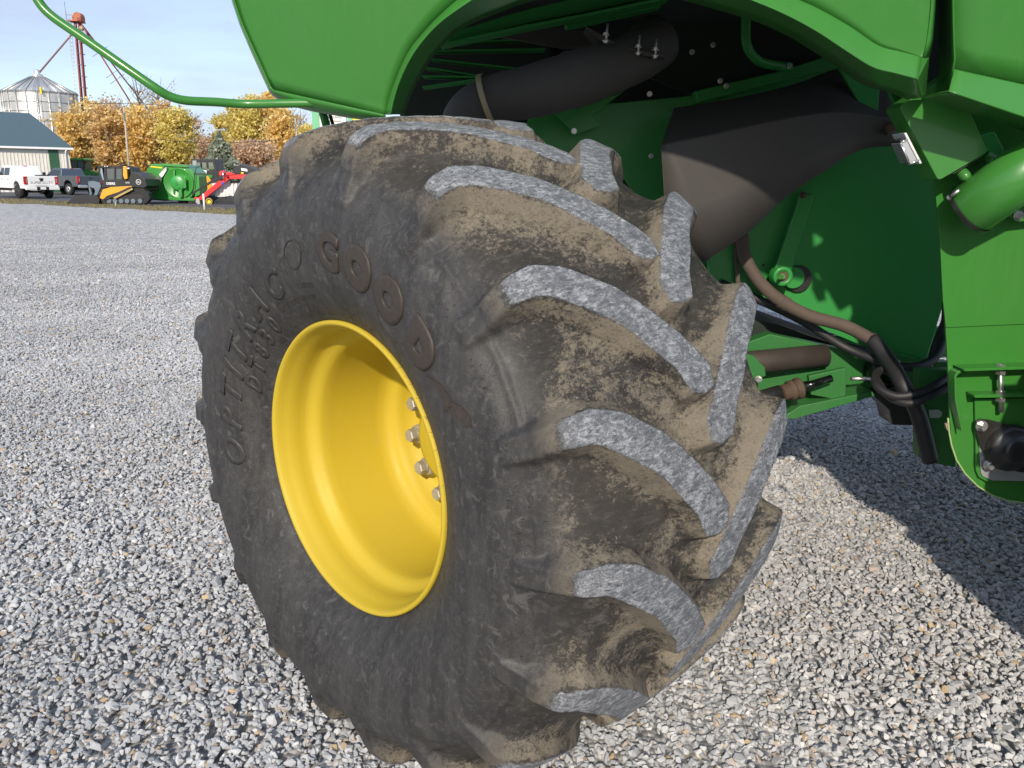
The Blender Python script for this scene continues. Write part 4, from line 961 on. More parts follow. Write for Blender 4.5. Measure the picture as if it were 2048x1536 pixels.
    for sx in (-1, 1):
        m = MB(); x0, x1 = sorted((sx*.98, sx*1.2)); m.box((x0, 3.9, 1.36), (x1, 4.0, 1.62)); B(m, 'wing_mirror', BLK, .02)
        m = MB(); x0, x1 = sorted((sx*.995, sx*1.06)); m.box((x0, 2.0, .48), (x1, 4.2, .54)); B(m, 'running_board', BLK)
        for yh in (2.35, 3.25):
            m = MB(); x0, x1 = sorted((sx*.99, sx*1.025)); m.box((x0, yh, 1.16), (x1, yh+.16, 1.19)); B(m, 'door_handle', BLK)
    if ford:
        m = MB(); m.box((-.15, .02, 1.40), (.55, .5, 1.47)); B(m, 'bed_cargo', BLK)
pickup(87, 398, 51, 'white pickup truck parked with its tailgate and red lamps towards the yard', WHITE, far_mat('dark_alloy', (.05, .05, .055), .4, .5))
pickup(184, 391, 59, 'slate grey pickup truck half hidden behind the track loader bucket', DGREY, ALLOY, L=5.85, H=1.93, ford=False)

def thing(name, px, py, label, cat, group=None):
    g = gnd(px, py); r = empty(name, (g.x, g.y, 0)); tag(r, label, cat, group); return r, g.y
def PX(parent, name, mat, polys, bevel=0):
    m = MB()
    for pts, Y, d in polys: m.px(pts, Y, d)
    return m.build(name, mat, parent, bevel)

# ---- compact track loader
r, Y0 = thing('track_loader', 240, 409, 'black and yellow compact track loader with its bucket on the ground', 'track loader')
for k, dy in enumerate((0, 1.45)):
    o = PX(r, 'rubber_track', TYRE, [([(201, 399), (204, 391), (214, 385), (262, 376), (286, 377), (297, 386), (300, 398), (292, 407), (280, 409), (212, 409), (204, 406)], Y0+dy, .42)], .03)
    PX(r, 'track_frame', BLK, [([(212, 397), (218, 392), (280, 388), (288, 396), (282, 403), (216, 403)], Y0+dy-.03, .04)], .01)
    m = MB()
    for x in (218, 230, 242, 254, 266, 280): m.lathe([(0, 0), (0, .12), (.05, .12)], at(x, 402, Y0+dy-.06), (0, 1, 0), 14, smooth=False)
    m.build('track_rollers', SLATE, r)
PX(r, 'lower_body', ORANGE, [([(199, 396), (205, 379), (222, 374), (263, 372), (263, 379), (232, 386), (214, 392), (206, 399)], Y0-.02, 1.9)], .02)
PX(r, 'engine_housing', BLK, [([(203, 376), (205, 361), (256, 361), (262, 344), (276, 346), (290, 358), (294, 372), (288, 376), (262, 374), (224, 374)], Y0+.06, 1.75)], .03)
PX(r, 'cab_frame', BLK, [([(195, 332), (200, 331), (200, 345), (206, 363), (200, 363)], Y0+.3, 1.3), ([(195, 331), (246, 332), (246, 336), (196, 335)], Y0+.27, 1.36), ([(208, 335), (212, 335), (214, 363), (208, 363)], Y0+.3, .06), ([(228, 335), (231, 335), (231, 363), (228, 363)], Y0+.29, .06), ([(243, 334), (247, 334), (247, 362), (243, 362)], Y0+.29, 1.3), ([(205, 360), (247, 358), (247, 364), (205, 365)], Y0+.28, 1.3)])
PX(r, 'cab_window', far_mat('grey_cab_glass', (.10, .115, .12), .1), [([(212, 336), (243, 336), (243, 360), (213, 361)], Y0+.34, .02), ([(200, 336), (243, 336), (243, 360), (206, 361)], Y0+1.5, .02)])
PX(r, 'windscreen', far_mat('pale_glass', (.25, .32, .38), .1), [([(197, 336), (204, 336), (208, 362), (201, 362)], Y0+.33, .02)])
PX(r, 'cab_seat', BLK, [([(222, 348), (230, 346), (232, 362), (220, 362)], Y0+.8, .4)], .03)
PX(r, 'rear_pillar', ORANGE, [([(246, 332), (253, 333), (255, 357), (249, 359), (246, 350)], Y0+.22, .16)], .01)
PX(r, 'exhaust_cowl', BLK, [([(249, 334), (262, 334), (266, 342), (270, 350), (264, 352), (258, 341), (250, 341)], Y0+.4, 1.0)], .03)
m = MB(); m.tube([at(254, 337, Y0+.3), at(259, 337, Y0+.3)], .04, 8); m.build('work_light', LETW, r)
m = MB(); m.tube([at(209, 333, Y0+.2), at(211, 333, Y0+.2)], .03, 8); m.tube([at(214, 333, Y0+.2), at(216, 333, Y0+.2)], .03, 8); m.build('roof_light', LETW, r)
PX(r, 'lift_arm', SLATE, [([(176, 363), (186, 362), (200, 366), (202, 372), (196, 386), (192, 397), (186, 396), (190, 382), (186, 372), (180, 374), (184, 388), (180, 392), (177, 376)], Y0+.1, .14), ([(176, 363), (186, 362), (200, 366), (202, 372), (196, 386), (192, 397), (186, 396), (190, 382), (186, 372), (180, 374), (184, 388), (180, 392), (177, 376)], Y0+1.6, .14)], .01)
PX(r, 'bucket', BLK, [([(131, 408), (150, 391), (192, 390), (199, 400), (197, 407), (190, 396), (152, 397), (138, 409)], Y0-.1, 2.1), ([(131, 408), (150, 391), (192, 390), (199, 400), (197, 408)], Y0-.13, .04), ([(131, 408), (150, 391), (192, 390), (199, 400), (197, 408)], Y0+1.98, .04)])
PX(r, 'bucket_edge', SLATE, [([(131, 407), (160, 408), (166, 410), (131, 410)], Y0-.12, 2.1)])
PX(r, 'tilt_cylinder', BLK, [([(206, 398), (212, 400), (262, 380), (266, 374), (258, 374)], Y0-.12, .1)], .01)
PX(r, 'tilt_rod', far_mat('brass_rod', (.45, .33, .12), .4, .4), [([(226, 395), (264, 376), (266, 379), (230, 398)], Y0-.16, .06)], .01)
text3d('DEERE', 'door_lettering', LETW, r, at(221.5, 367.5, Y0+.05), .165, bold=.006, depth=.004)
text3d('333G', 'model_number', LETW, r, at(255, 365.5, Y0+.05), .10, bold=.002, depth=.004)
# emblem: white ring with a leaping stag
m = MB(); cp = at(277, 364, Y0+.05); m.tube([cp + Vector((.125*math.cos(q), 0, .125*math.sin(q))) for q in [2*PI*k/28 for k in range(28)]], .014, 6, closed=True)
def deer(m, c, s):
    P = lambda pts: [c + Vector((x*s, -.006, z*s)) for x, z in pts]
    m.prism(P([(-.55, .1), (-.2, .2), (.25, .1), (.5, -.05), (.45, -.2), (.1, -.12), (-.35, -.12), (-.5, -.05)]), .008)
    m.prism(P([(-.55, .1), (-.42, .2), (-.62, .42), (-.78, .36), (-.66, .26)]), .008)
    m.prism(P([(-.62, .42), (-.58, .40), (-.3, .62), (-.1, .6), (-.32, .68)]), .008)
    m.prism(P([(-.45, -.05), (-.35, -.12), (-.75, -.42), (-.8, -.36)]), .008); m.prism(P([(-.3, -.1), (-.2, -.12), (-.55, -.55), (-.6, -.5)]), .008)
    m.prism(P([(.42, -.15), (.5, -.08), (.82, -.5), (.76, -.54)]), .008); m.prism(P([(.3, -.15), (.38, -.15), (.6, -.62), (.52, -.62)]), .008)
deer(m, cp, .105); m.build('round_emblem', LETW, r)

# ---- green implement with the round drum
r, Y0 = thing('drum_implement', 335, 407, 'green towed farm implement with a big round side drum and silver strap', 'farm implement')
PX(r, 'housing', GREENF, [([(300, 330), (330, 330), (374, 332), (388, 345), (391, 378), (386, 392), (376, 398), (300, 396), (290, 388), (287, 372), (292, 346)], Y0, 1.9)], .04)
PX(r, 'front_deflector', GREENF, [([(289, 352), (297, 334), (303, 329), (329, 332), (322, 350), (318, 371), (302, 383), (286, 380)], Y0-.10, .08)], .03)
PX(r, 'top_rail', GREENF, [([(300, 328), (330, 327), (372, 330), (376, 335), (328, 332), (300, 333)], Y0-.12, 2.1)], .02)
m = MB(); c = at(358, 366, Y0); R1 = (at(388, 366, Y0)-c).length; m.lathe([(0, R1), (-.08, R1), (-.10, R1*.96), (-.06, R1*.9), (-.06, 0)], c, (0, 1, 0), 48); m.build('drum', GREENF, r)
m = MB(); m.lathe([(-.05, R1*.5), (-.26, R1*.48), (-.30, R1*.42), (-.30, 0)], c + Vector((.03, 0, 0)), (0, 1, 0), 36); m.build('hub_housing', far_mat('hub_green', (.04, .30, .06), .35, 0, .4), r)
m = MB()
for dx, dz in ((-.04, .10), (.02, .02), (-.05, -.04), (.05, -.07), (.0, -.12)): m.lathe([(-.31, 0), (-.31, .028), (-.29, .028)], c + Vector((dx, 0, dz)), (0, 1, 0), 10, smooth=False)
m.build('hub_hole', BLK, r)
PX(r, 'silver_strap', CHROME, [([(329, 336), (333, 334), (333, 341), (324, 354), (320, 370), (318, 377), (315, 376), (316, 356), (320, 347)], Y0-.2, .1), ([(316, 370), (318, 376), (301, 388), (301, 394), (298, 393), (297, 384)], Y0-.2, .1)])
PX(r, 'yellow_stripe', YEL, [([(301, 332), (324, 334), (324, 337), (301, 334.5)], Y0-.125, .01)])
PX(r, 'post', GREENF, [([(346, 340), (350, 340), (349, 388), (346, 388)], Y0-.16, .1), ([(366, 356), (371, 356), (372, 376), (367, 377)], Y0-.36, .1), ([(357, 376), (363, 378), (364, 394), (358, 395)], Y0-.3, .1)], .01)
PX(r, 'hitch_frame', GREENF, [([(214, 395), (226, 386), (268, 388), (296, 389), (296, 401), (268, 398), (212, 400)], Y0+.2, .9), ([(266, 372), (286, 374), (287, 382), (266, 380)], Y0+.1, .9)], .02)
PX(r, 'yellow_decal', YEL, [([(269, 375), (272, 375), (272, 379), (269, 379)], Y0+.085, .01), ([(273, 375.5), (277, 375.5), (277, 379), (273, 379)], Y0+.085, .01), ([(278, 376), (283, 376), (283, 379), (278, 379)], Y0+.085, .01)])
PX(r, 'base_frame', GREENF, [([(300, 393), (386, 396), (392, 398), (388, 402), (330, 400), (300, 398)], Y0-.1, 2.0), ([(372, 396), (398, 396), (397, 406), (380, 405)], Y0+.1, 1.2)], .02)
PX(r, 'skid_shoe', BLK, [([(297, 394), (330, 397), (330, 402), (298, 399)], Y0, 1.6), ([(355, 399), (372, 400), (372, 406), (357, 405)], Y0+.3, 1.2)], .01)
m = MB()
for x in (383, 392): m.lathe([(-.15, 0), (-.15, .14), (.15, .14), (.15, 0)], at(x, 403, Y0+.1), (0, 1, 0), 18, smooth=False)
m.build('small_wheel', TYRE, r)
m = MB(); m.tube([at(229, 386, Y0), at(231, 413, Y0)], .035, 8); m.build('jack_stand', LETW, r)
m = MB(); m.tube(smooth_path([at(271, 363, Y0-.1), at(267, 380, Y0-.1), at(258, 394, Y0-.1), at(240, 396, Y0-.1), at(232, 390, Y0-.1)], 5), .018, 6); m.build('hydraulic_hose', LETW, r)
m = MB(); m.tube(smooth_path([at(384, 394, Y0-.2), at(388, 370, Y0-.2), at(391, 340, Y0-.2), at(398, 333, Y0-.2), at(414, 340, Y0-.2)], 5), .02, 6); m.build('hydraulic_hose', BLK, r)
PX(r, 'end_bracket', GREENF, [([(388, 350), (398, 352), (400, 390), (390, 394)], Y0-.05, 1.0)], .02)

# ---- yellow machine with black cab, behind
r, Y0 = thing('cab_machine', 408, 402, 'small yellow machine with a boxy black cab behind the red rake', 'excavator')
PX(r, 'cab_frame', BLK, [([(382, 318), (430, 318), (436, 352), (430, 357), (424, 330), (390, 328), (388, 345), (384, 345)], Y0, 1.4), ([(385, 341), (436, 343), (438, 360), (390, 360)], Y0-.02, 1.44)], .03)
PX(r, 'cab_window', far_mat('green_cab_glass', (.16, .19, .15), .1), [([(389, 325), (400, 325), (402, 340), (390, 341)], Y0-.01, .02), ([(404, 325), (412, 325), (414, 339), (405, 339)], Y0-.01, .02), ([(417, 325), (425, 325), (429, 338), (418, 338)], Y0-.01, .02)])
PX(r, 'mirror', far_mat('mirror_grey', (.3, .34, .33), .2), [([(385, 321), (393, 321), (393, 334), (385, 333)], Y0-.05, .03)])
PX(r, 'seat_sticker', LETW, [([(407, 340), (413, 340), (413, 347), (407, 346)], Y0-.04, .01)])
PX(r, 'body', ORANGE, [([(402, 353), (416, 352), (423, 362), (424, 378), (414, 388), (404, 380), (400, 366)], Y0-.1, 1.5)], .04)
PX(r, 'green_side', GREENF, [([(390, 350), (425, 350), (424, 356), (402, 357), (400, 392), (392, 392)], Y0-.06, 1.3)], .02)
PX(r, 'undercarriage', BLK, [([(394, 384), (470, 386), (472, 402), (398, 402)], Y0+.1, 1.3)], .05)

# ---- red rake
r, Y0 = thing('red_rake', 430, 409, 'red folding hay rake with a white canvas skirt and a small yellow wheel', 'hay rake')
PX(r, 'tow_beam', REDP, [([(388, 394), (396, 395), (402, 391), (449, 352), (457, 347), (460, 357), (408, 398), (398, 402), (389, 399)], Y0, .22)], .02)
PX(r, 'main_beam', REDP, [([(449, 350), (520, 347), (560, 344), (560, 354), (506, 358), (455, 358)], Y0, .25), ([(525, 340), (560, 335), (560, 344), (524, 349)], Y0+.05, .3)], .02)
PX(r, 'red_joint', REDP, [([(438, 343), (447, 340), (450, 347), (443, 352), (437, 350)], Y0-.1, .3), ([(452, 344), (470, 345), (470, 349), (452, 351)], Y0-.05, .3)], .015)
PX(r, 'black_fold_arm', BLK, [([(384, 385), (420, 362), (436, 354), (440, 358), (412, 372), (386, 388)], Y0-.08, .1), ([(436, 352), (444, 350), (446, 358), (438, 360)], Y0-.12, .16)], .015)
PX(r, 'black_hood', BLK, [([(463, 346), (468, 336), (481, 328), (487, 329), (519, 341), (520, 348), (466, 348)], Y0-.05, .9)], .03)
PX(r, 'hood_decal', LETW, [([(482, 336), (494, 338), (495, 343), (483, 341)], Y0-.06, .006)])
PX(r, 'yellow_reflector', YEL, [([(482, 344.5), (487, 344.5), (487, 347.5), (482, 347.5)], Y0-.06, .006)])
PX(r, 'blue_badge', far_mat('blue_badge', (.05, .08, .4), .4), [([(441, 367), (446, 363), (448, 366), (443, 370)], Y0-.006, .006)])
cv = MB()
top = [(423, 367), (435, 366), (448, 365), (460, 364), (470, 365), (480, 366)]; bot = [(431, 393), (440, 394), (452, 393), (461, 391), (470, 390), (478, 391)]
vs = []; n = 24
for f in range(n+1):
    a = np.interp(f/n, np.linspace(0, 1, 6), [p[0] for p in top]); b = np.interp(f/n, np.linspace(0, 1, 6), [p[1] for p in top]); c_ = np.interp(f/n, np.linspace(0, 1, 6), [p[0] for p in bot]); d_ = np.interp(f/n, np.linspace(0, 1, 6), [p[1] for p in bot])
    w = .05*math.sin(f*1.9); vs += [at(a, b, Y0+.5), at((a+c_)/2, (b+d_)/2, Y0+.42+w), at(c_, d_, Y0+.5+w)]
cv.add(vs, [(3*f, 3*f+3, 3*f+4, 3*f+1) for f in range(n)] + [(3*f+1, 3*f+4, 3*f+5, 3*f+2) for f in range(n)], True); cv.build('canvas_skirt', CANVAS, r)
for k in range(9):
    x = 462 + k*7.5; PX(r, 'skirt_strip', CANVAS, [([(x, 364), (x+4.6, 364), (x+5.4, 392), (x+1, 392)], Y0+.38, .04)])
PX(r, 'tine_rail', BLK, [([(460, 362), (560, 360), (560, 364), (460, 366)], Y0+.34, .1)])
PX(r, 'undercarriage', BLK, [([(424, 394), (560, 392), (560, 405), (428, 405)], Y0+.6, .8)], .04)
m = MB(); m.lathe([(-.08, .10), (-.09, .20), (-.05, .235), (.05, .235), (.09, .20), (.08, .10)], at(419, 403, Y0-.1), (0, 1, 0), 26); m.build('tyre', TYRE, r)
m = MB(); m.lathe([(-.085, .18), (-.095, .16), (-.06, .12), (-.06, 0)], at(419, 403, Y0-.1), (0, 1, 0), 26); m.build('wheel_rim', YEL, r)
m = MB(); m.tube([at(446, 343, Y0-.2), at(446, 358, Y0-.2)], .03, 8); m.build('lock_pin', CHROME, r)
m = MB(); m.tube(smooth_path([at(519, 352, Y0), at(516, 338, Y0), at(524, 331, Y0), at(536, 334, Y0), at(545, 340, Y0)], 5), .025, 6); m.build('hydraulic_hose', BLK, r)
PX(r, 'jack_foot', CHROME, [([(392, 398), (398, 396), (400, 408), (396, 410), (391, 404)], Y0-.1, .1)], .01)

# ---- marker posts at the gravel edge
for (px, py0, py1, lab) in ((409, 388, 420, 'white pipe marker post before the red rake'), (232, 405, 413, 'short grey green marker post below the track loader')):
    g = gnd(px, py1); m = MB(); t_ = at(px, py0, g.y); m.tube([Vector((g.x, g.y, -.05)), Vector((g.x, g.y, t_.z))], .04, 10); m.lathe([(0, .046), (.03, .046), (.03, 0)], (g.x, g.y, t_.z-.02), (0, 0, 1), 10)
    tag(m.build('marker_post', LETW if px > 300 else far_mat('post_green', (.25, .33, .3), .6)), lab, 'post', 'marker posts at the gravel edge')

# ---- tractor behind the shed
r, Y0 = thing('tractor', 155, 380.3, 'green roofed tractor with a dark glazed cab beside the shed corner', 'tractor')
PX(r, 'roof', GREENF, [([(140, 316), (164, 316), (169, 318), (170, 321), (140, 321)], Y0, 1.7)], .04)
PX(r, 'cab_glass', far_mat('cab_glass', (.07, .10, .09), .12), [([(142, 321), (167, 321), (168, 339), (144, 339)], Y0+.08, 1.5)])
PX(r, 'cab_pillar', BLK, [([(141, 321), (143, 321), (145, 339), (143, 339)], Y0+.06, .08), ([(166, 321), (168, 321), (169, 339), (167, 339)], Y0+.06, .08), ([(154, 321), (155, 321), (156, 339), (155, 339)], Y0+.06, .04)])
PX(r, 'mirror', BLK, [([(169, 321), (171, 321), (171, 327), (169, 327)], Y0, .2)])
PX(r, 'body', GREENF, [([(144, 339), (169, 339), (198, 345), (198, 360), (150, 362)], Y0+.3, 1.0)], .05)
for dx in (152, 190):
    m = MB(); p = at(dx, 380, Y0); p.z = .72; m.lathe([(-.2, .3), (-.22, .62), (0, .72), (.22, .62), (.2, .3)], p + Vector((0, .1, 0)), (0, 1, 0), 26); m.build('tyre', TYRE, r)

# ---- green roofed shed: long front wall runs away to the right, the end wall is hidden
YS = 72.0; SA = math.radians(40)
E0 = at(142, 340, YS); sd_ = Vector((math.cos(SA), math.sin(SA), 0)); dd_ = Vector((-math.sin(SA), math.cos(SA), 0))
r = empty('storage_shed', (E0.x, YS, 0)); tag(r, 'white ribbed steel shed with dark green roof and green sliding door', 'shed')
WALLM = far_mat('white_ribbed_steel', (.72, .69, .62), .5, .1); ROOFM = far_mat('green_steel_roof', (.055, .10, .105), .45, .2, .0, .05); DOORM = far_mat('green_steel_door', (.035, .11, .055), .5)
ze = at(142, 296, YS).z
def on_wall(px):      # distance along the wall from the corner for a picture column
    d = ray(px, 340); # solve E0 + sd*s = d*k in plan
    k = (E0.x*sd_.y - E0.y*sd_.x)/(d.x*sd_.y - d.y*sd_.x); return (Vector((d.x*k, d.y*k, 0)) - Vector((E0.x, E0.y, 0))).dot(sd_)
def S3(x, y, z): return Vector((E0.x, E0.y, 0)) + sd_*x + dd_*y + Vector((0, 0, z))
def sbox(m, x0, x1, y0, y1, z0, z1):
    P = [S3(x, y, z) for z in (z0, z1) for x, y in ((x0, y0), (x1, y0), (x1, y1), (x0, y1))]
    return m.add(P, [(0,3,2,1),(4,5,6,7),(0,1,5,4),(1,2,6,5),(2,3,7,6),(3,0,4,7)])
xd1, xd2 = on_wall(101), on_wall(120); DW = 30.0; LEN = 26.0
m = MB(); sbox(m, -LEN, xd1, 0, DW, 0, ze); sbox(m, xd2, 0, 0, DW, 0, ze); sbox(m, xd1, xd2, .12, DW, 0, ze); m.build('wall', WALLM, r)
rb = MB(); x = -LEN
while x < -.05:
    if not (xd1-.1 < x < xd2+.02): sbox(rb, x, x+.06, -.035, -.002, 0, ze)
    x += .26
o = rb.build('wall_ribs', WALLM, r); tag(o, kind='stuff')
m = MB(); sbox(m, xd1, xd2, -.08, -.02, 0, ze-.05); m.build('sliding_door', DOORM, r)
rb = MB(); x = xd1 + .05
while x < xd2: sbox(rb, x, x+.04, -.10, -.081, .05, ze-.1); x += .18
tag(rb.build('door_ribs', DOORM, r), kind='stuff')
zr = ze + 5.0
for zt in np.arange(3, 8, .02):
    p = S3(.25, DW/2, ze+zt); q = p - CAMLOC; py = 768 + FPX*q.dot(DOWN)/q.dot(FWD)
    if py < 226.5: zr = ze + zt; break
m = MB(); ov = .4
m.add([S3(-LEN, -ov, ze+.03), S3(.25, -ov, ze+.03), S3(.25, DW/2, zr), S3(-LEN, DW/2, zr), S3(.25, DW+ov, ze+.03), S3(-LEN, DW+ov, ze+.03)], [(0, 1, 2, 3), (2, 4, 5, 3)]); o = m.build('roof', ROOFM, r)
sl = o.modifiers.new('thickness', 'SOLIDIFY'); sl.thickness = .12
m = MB(); m.add([S3(0, 0, ze), S3(0, DW, ze), S3(0, DW/2, zr-.1)], [(0, 1, 2)]); m.build('gable_wall', WALLM, r)
m = MB(); sbox(m, -LEN, .27, -ov-.03, -ov-.005, ze-.15, ze+.01); m.build('fascia_gutter', LETW, r)
m = MB(); m.tube([S3(-.3, -ov, ze-.2), S3(-.3, -.1, ze-.45), S3(-.3, -.1, .2)], .055, 8); m.build('downpipe', LETW, r)
m = MB(); sbox(m, on_wall(4), on_wall(13), -.06, -.037, 0, at(8, 331, YS-3).z); m.build('side_door', LETW, r)

# ---- grain bin
YG = 112.0; cL = at(7.5, 186, YG); cR = at(151, 186, YG); cx = (cL.x+cR.x)/2; Rb = (cR.x-cL.x)/2*.94; ze = at(79, 187, YG).z; za = at(78, 149, YG).z
r = empty('grain_bin', (cx, YG, 0)); tag(r, 'round galvanised steel grain bin with a conical roof beyond the shed', 'grain bin')
def galv():
    t = NT('galvanised_sheet'); p = t.geo(); n = t.noise(p, .7, 5, .7); n2 = t.noise(t.mapping(p, (1, 1, 4)), 3, 3)
    v = t.voro(t.mapping(p, (.35, .35, .9)), 1.0, out='Color'); sp = t.n.new('ShaderNodeSeparateColor'); t.l.new(v, sp.inputs[0])
    t.set(t.mix(sp.outputs[0], (.62, .61, .58), (.85, .82, .76)), t.math('ADD', .32, t.math('MULTIPLY', n, .15)), .75)
    w = t.n.new('ShaderNodeTexWave'); w.bands_direction = 'Z'; w.inputs['Scale'].default_value = 3.0; t.l.new(p, w.inputs[0]); t.bump(w.outputs[1], .12, .05); return t.m
GALV = galv()
m = MB(); nr = 12; m.lathe([(0, Rb), (ze, Rb)], (cx, YG, 0), (0, 0, 1), 72); m.build('bin_wall', GALV, r)
for k in range(nr):
    z = ze - .15 - k*1.13
    if z > .3:
        m = MB(); m.lathe([(-.035, Rb), (-.035, Rb+.05), (.035, Rb+.05), (.035, Rb)], (cx, YG, z), (0, 0, 1), 72); m.build('wind_ring', SLATE, r)
for k in range(22):
    a = 2*PI*k/22
    if math.sin(a) > .2: continue
    m = MB(); p = Vector((cx + math.cos(a)*(Rb+.08), YG + math.sin(a)*(Rb+.08), 0)); m.tube([p, p + Vector((0, 0, ze))], .075, 5); m.build('stiffener', GALV, r)
m = MB(); m.lathe([(0, Rb+.15), (za-ze-.35, .9), (za-ze-.35, .75), (za-ze, .6), (za-ze, 0)], (cx, YG, ze), (0, 0, 1), 72, smooth=False); m.build('conical_roof', GALV, r)
for k in range(40):
    a = 2*PI*k/40
    if math.sin(a) > .35: continue
    m = MB(); d = Vector((math.cos(a), math.sin(a), 0)); m.tube([Vector((cx, YG, ze+.05)) + d*(Rb+.12), Vector((cx, YG, za-.32)) + d*.9], .05, 4); m.build('roof_rib', SLATE if k % 2 else GALV, r)
m = MB(); a = -PI/2 + .42
for s_ in (-.25, .25):
    d = Vector((math.cos(a+s_/Rb), math.sin(a+s_/Rb), 0)); m.tube([Vector((cx, YG, 0)) + d*(Rb+.3), Vector((cx, YG, ze+.2)) + d*(Rb+.3), Vector((cx, YG, za-.1)) + d*.8], .035, 5)
for k in range(26):
    z = k*.42; d0 = Vector((math.cos(a-.25/Rb), math.sin(a-.25/Rb), 0)); d1 = Vector((math.cos(a+.25/Rb), math.sin(a+.25/Rb), 0)); m.tube([Vector((cx, YG, z)) + d0*(Rb+.3), Vector((cx, YG, z)) + d1*(Rb+.3)], .02, 4)
m.build('ladder', CHROME, r)
m = MB(); d = Vector((math.cos(a+.12), math.sin(a+.12), 0)); b = Vector((cx, YG, ze)) + d*(Rb+.35); m.box((b.x-.1, b.y-.1, b.z-.4), (b.x+.1, b.y+.1, b.z+.4)); m.build('ladder_gate', YEL, r)
m = MB(); m.lathe([(0, .35), (.5, .35), (.6, .2), (.6, 0)], (cx, YG, za), (0, 0, 1), 14); m.build('roof_cap', GALV, r)

# ---- grain elevator leg with spouts
r = empty('grain_elevator', (at(160, 200, YG+2).x, YG+2, 0)); tag(r, 'tall red grain elevator leg with slanting spouts beside the steel bin', 'grain elevator')
REDB = far_mat('faded_red_steel', (.26, .06, .05), .6); HEAD = far_mat('rusty_red_head', (.38, .12, .06), .55)
Yt = YG+2
def col_(px, py): 
    p = at(px, py, Yt); return p
tp1, bt1 = col_(148.5, 38), col_(161, 187); tp2, bt2 = col_(156.5, 38), col_(169, 187)
def down(p, q):  # run the line on to the ground
    k = (0-p.z)/(q.z-p.z); return p + (q-p)*k
# the leg really is plumb: use the middle of each line
for i, (t0, b0) in enumerate(((tp1, bt1), (tp2, bt2))):
    m = MB()
    for dy in (0, .35): m.tube([t0 + Vector((0, dy, 0)), down(t0, b0) + Vector((0, dy, 0))], .10, 6)
    m.build('leg_trunk', REDB, r)
m = MB(); k = 0
while k < 24:
    f = k/24; a_ = tp1.lerp(down(tp1, bt1), f); b_ = tp2.lerp(down(tp2, bt2), f); m.tube([a_, b_], .06, 5); m.tube([a_ + Vector((0, 1, 0)), b_ + Vector((0, 1, 0))], .06, 5); k += 1.6
m.build('leg_brace', SLATE, r)
m = MB(); dx = Vector((-.45, 0, 0))
for s_ in (Vector((-.35, 0, 0)), Vector((0, 0, 0)), Vector((-.18, -.3, 0))): m.tube([tp1 + dx + s_, down(tp1, bt1) + dx + s_], .028, 4)
for k in range(44):
    a_ = (tp1 + dx).lerp(down(tp1, bt1) + dx, k/44); m.tube([a_, a_ + Vector((-.35, 0, 0))], .025, 4)
m.build('caged_ladder', far_mat('pale_ladder', (.5, .5, .5), .4, .5), r)
hd = at(152, 33, Yt)
m = MB(); m.lathe([(-.5, 0), (-.5, .55), (.5, .55), (.5, 0)], hd + Vector((.1, .5, 0)), (0, 1, 0), 22, smooth=False); m.box((hd.x-.5, Yt-.1, hd.z-.5), (hd.x+.6, Yt+1.1, hd.z+.1)); m.build('elevator_head', HEAD, r, .03)
m = MB(); m.box((hd.x-1.0, Yt-.6, hd.z-.62), (hd.x+.5, Yt+1.4, hd.z-.5)); m.tube([hd + Vector((-1, -.5, -.5)), hd + Vector((-1, -.5, .5))], .03, 4); m.tube([hd + Vector((-.95, -.5, .1)), hd + Vector((-.3, -.5, .1))], .03, 4); m.build('head_platform', HEAD, r)
m = MB(); m.tube([hd + Vector((-1.0, -.5, -.5)), hd + Vector((-1.05, -.5, 1.7))], .03, 4); m.build('aerial', SLATE, r)
m = MB(); m.tube([at(155, 40, Yt), at(146, 66, Yt), at(77, 147, YG)], .11, 8); m.build('bin_spout', far_mat('spout_brown', (.22, .12, .12), .5), r)
for a_, b_ in (((158, 40), (159, 46)),):
    m = MB(); m.tube([at(157, 36, Yt), at(161, 46, Yt)], .22, 8); m.build('distributor', REDB, r)
g1 = at(261, 204, Yt+6); g2 = at(283, 202, Yt+10)
for q in (g1, g2):
    p0 = at(161, 46, Yt); m = MB(); m.tube([p0, q, q + (q-p0)*.18], .10, 7); m.build('long_spout', REDB, r)
m = MB()
for f in (.35, .62, .7): 
    a_ = at(161, 46, Yt).lerp(g1, f); m.tube([a_ + Vector((-.9, 0, -.6)), a_ + Vector((1.2, 0, .7))], .03, 4)
m.build('spout_brace', SLATE, r)
m = MB(); m.lathe([(-.3, 0), (-.3, .28), (.1, .28), (.1, 0)], at(164, 57, Yt-.5), (0, 1, 0), 12); m.build('spout_lamp', CREAM, r)

# ---- utility poles and wires
WOOD = far_mat('weathered_pole', (.42, .36, .30), .85)
def upole(px, ptop, Y, lab, lean=0):
    t0 = at(px, ptop, Y); r = empty('utility_pole', (t0.x, Y, 0)); tag(r, lab, 'utility pole', 'utility poles among the trees')
    m = MB(); m.tube([Vector((t0.x+lean, Y, 0)), t0], [.11, .07], 10); m.build('pole_shaft', WOOD, r)
    m = MB(); m.box((t0.x-.05, Y-.15, t0.z-1.2), (t0.x+.05, Y-.05, t0.z-.5)); m.build('insulator', SLATE, r)
    return t0
t1 = upole(247.5, 214, 78, 'bare pale utility pole standing alone before the golden trees', -.1)
t2 = upole(590, 236, 82, 'thin utility pole near the green post and sign', .3)
def wire(name, pts, lab, rad=.022):
    m = MB(); m.tube(smooth_path([at(*p) for p in pts], 8), rad, 4); tag(m.build(name, BLK), lab, 'cable', 'overhead cables')
wire('overhead_cable', [(140, 262, 70), (248, 269, 78), (320, 279, 79), (400, 285.5, 80), (470, 285, 81), (560, 280, 82), (591, 272, 82)], 'lower overhead cable sagging between the two utility poles')
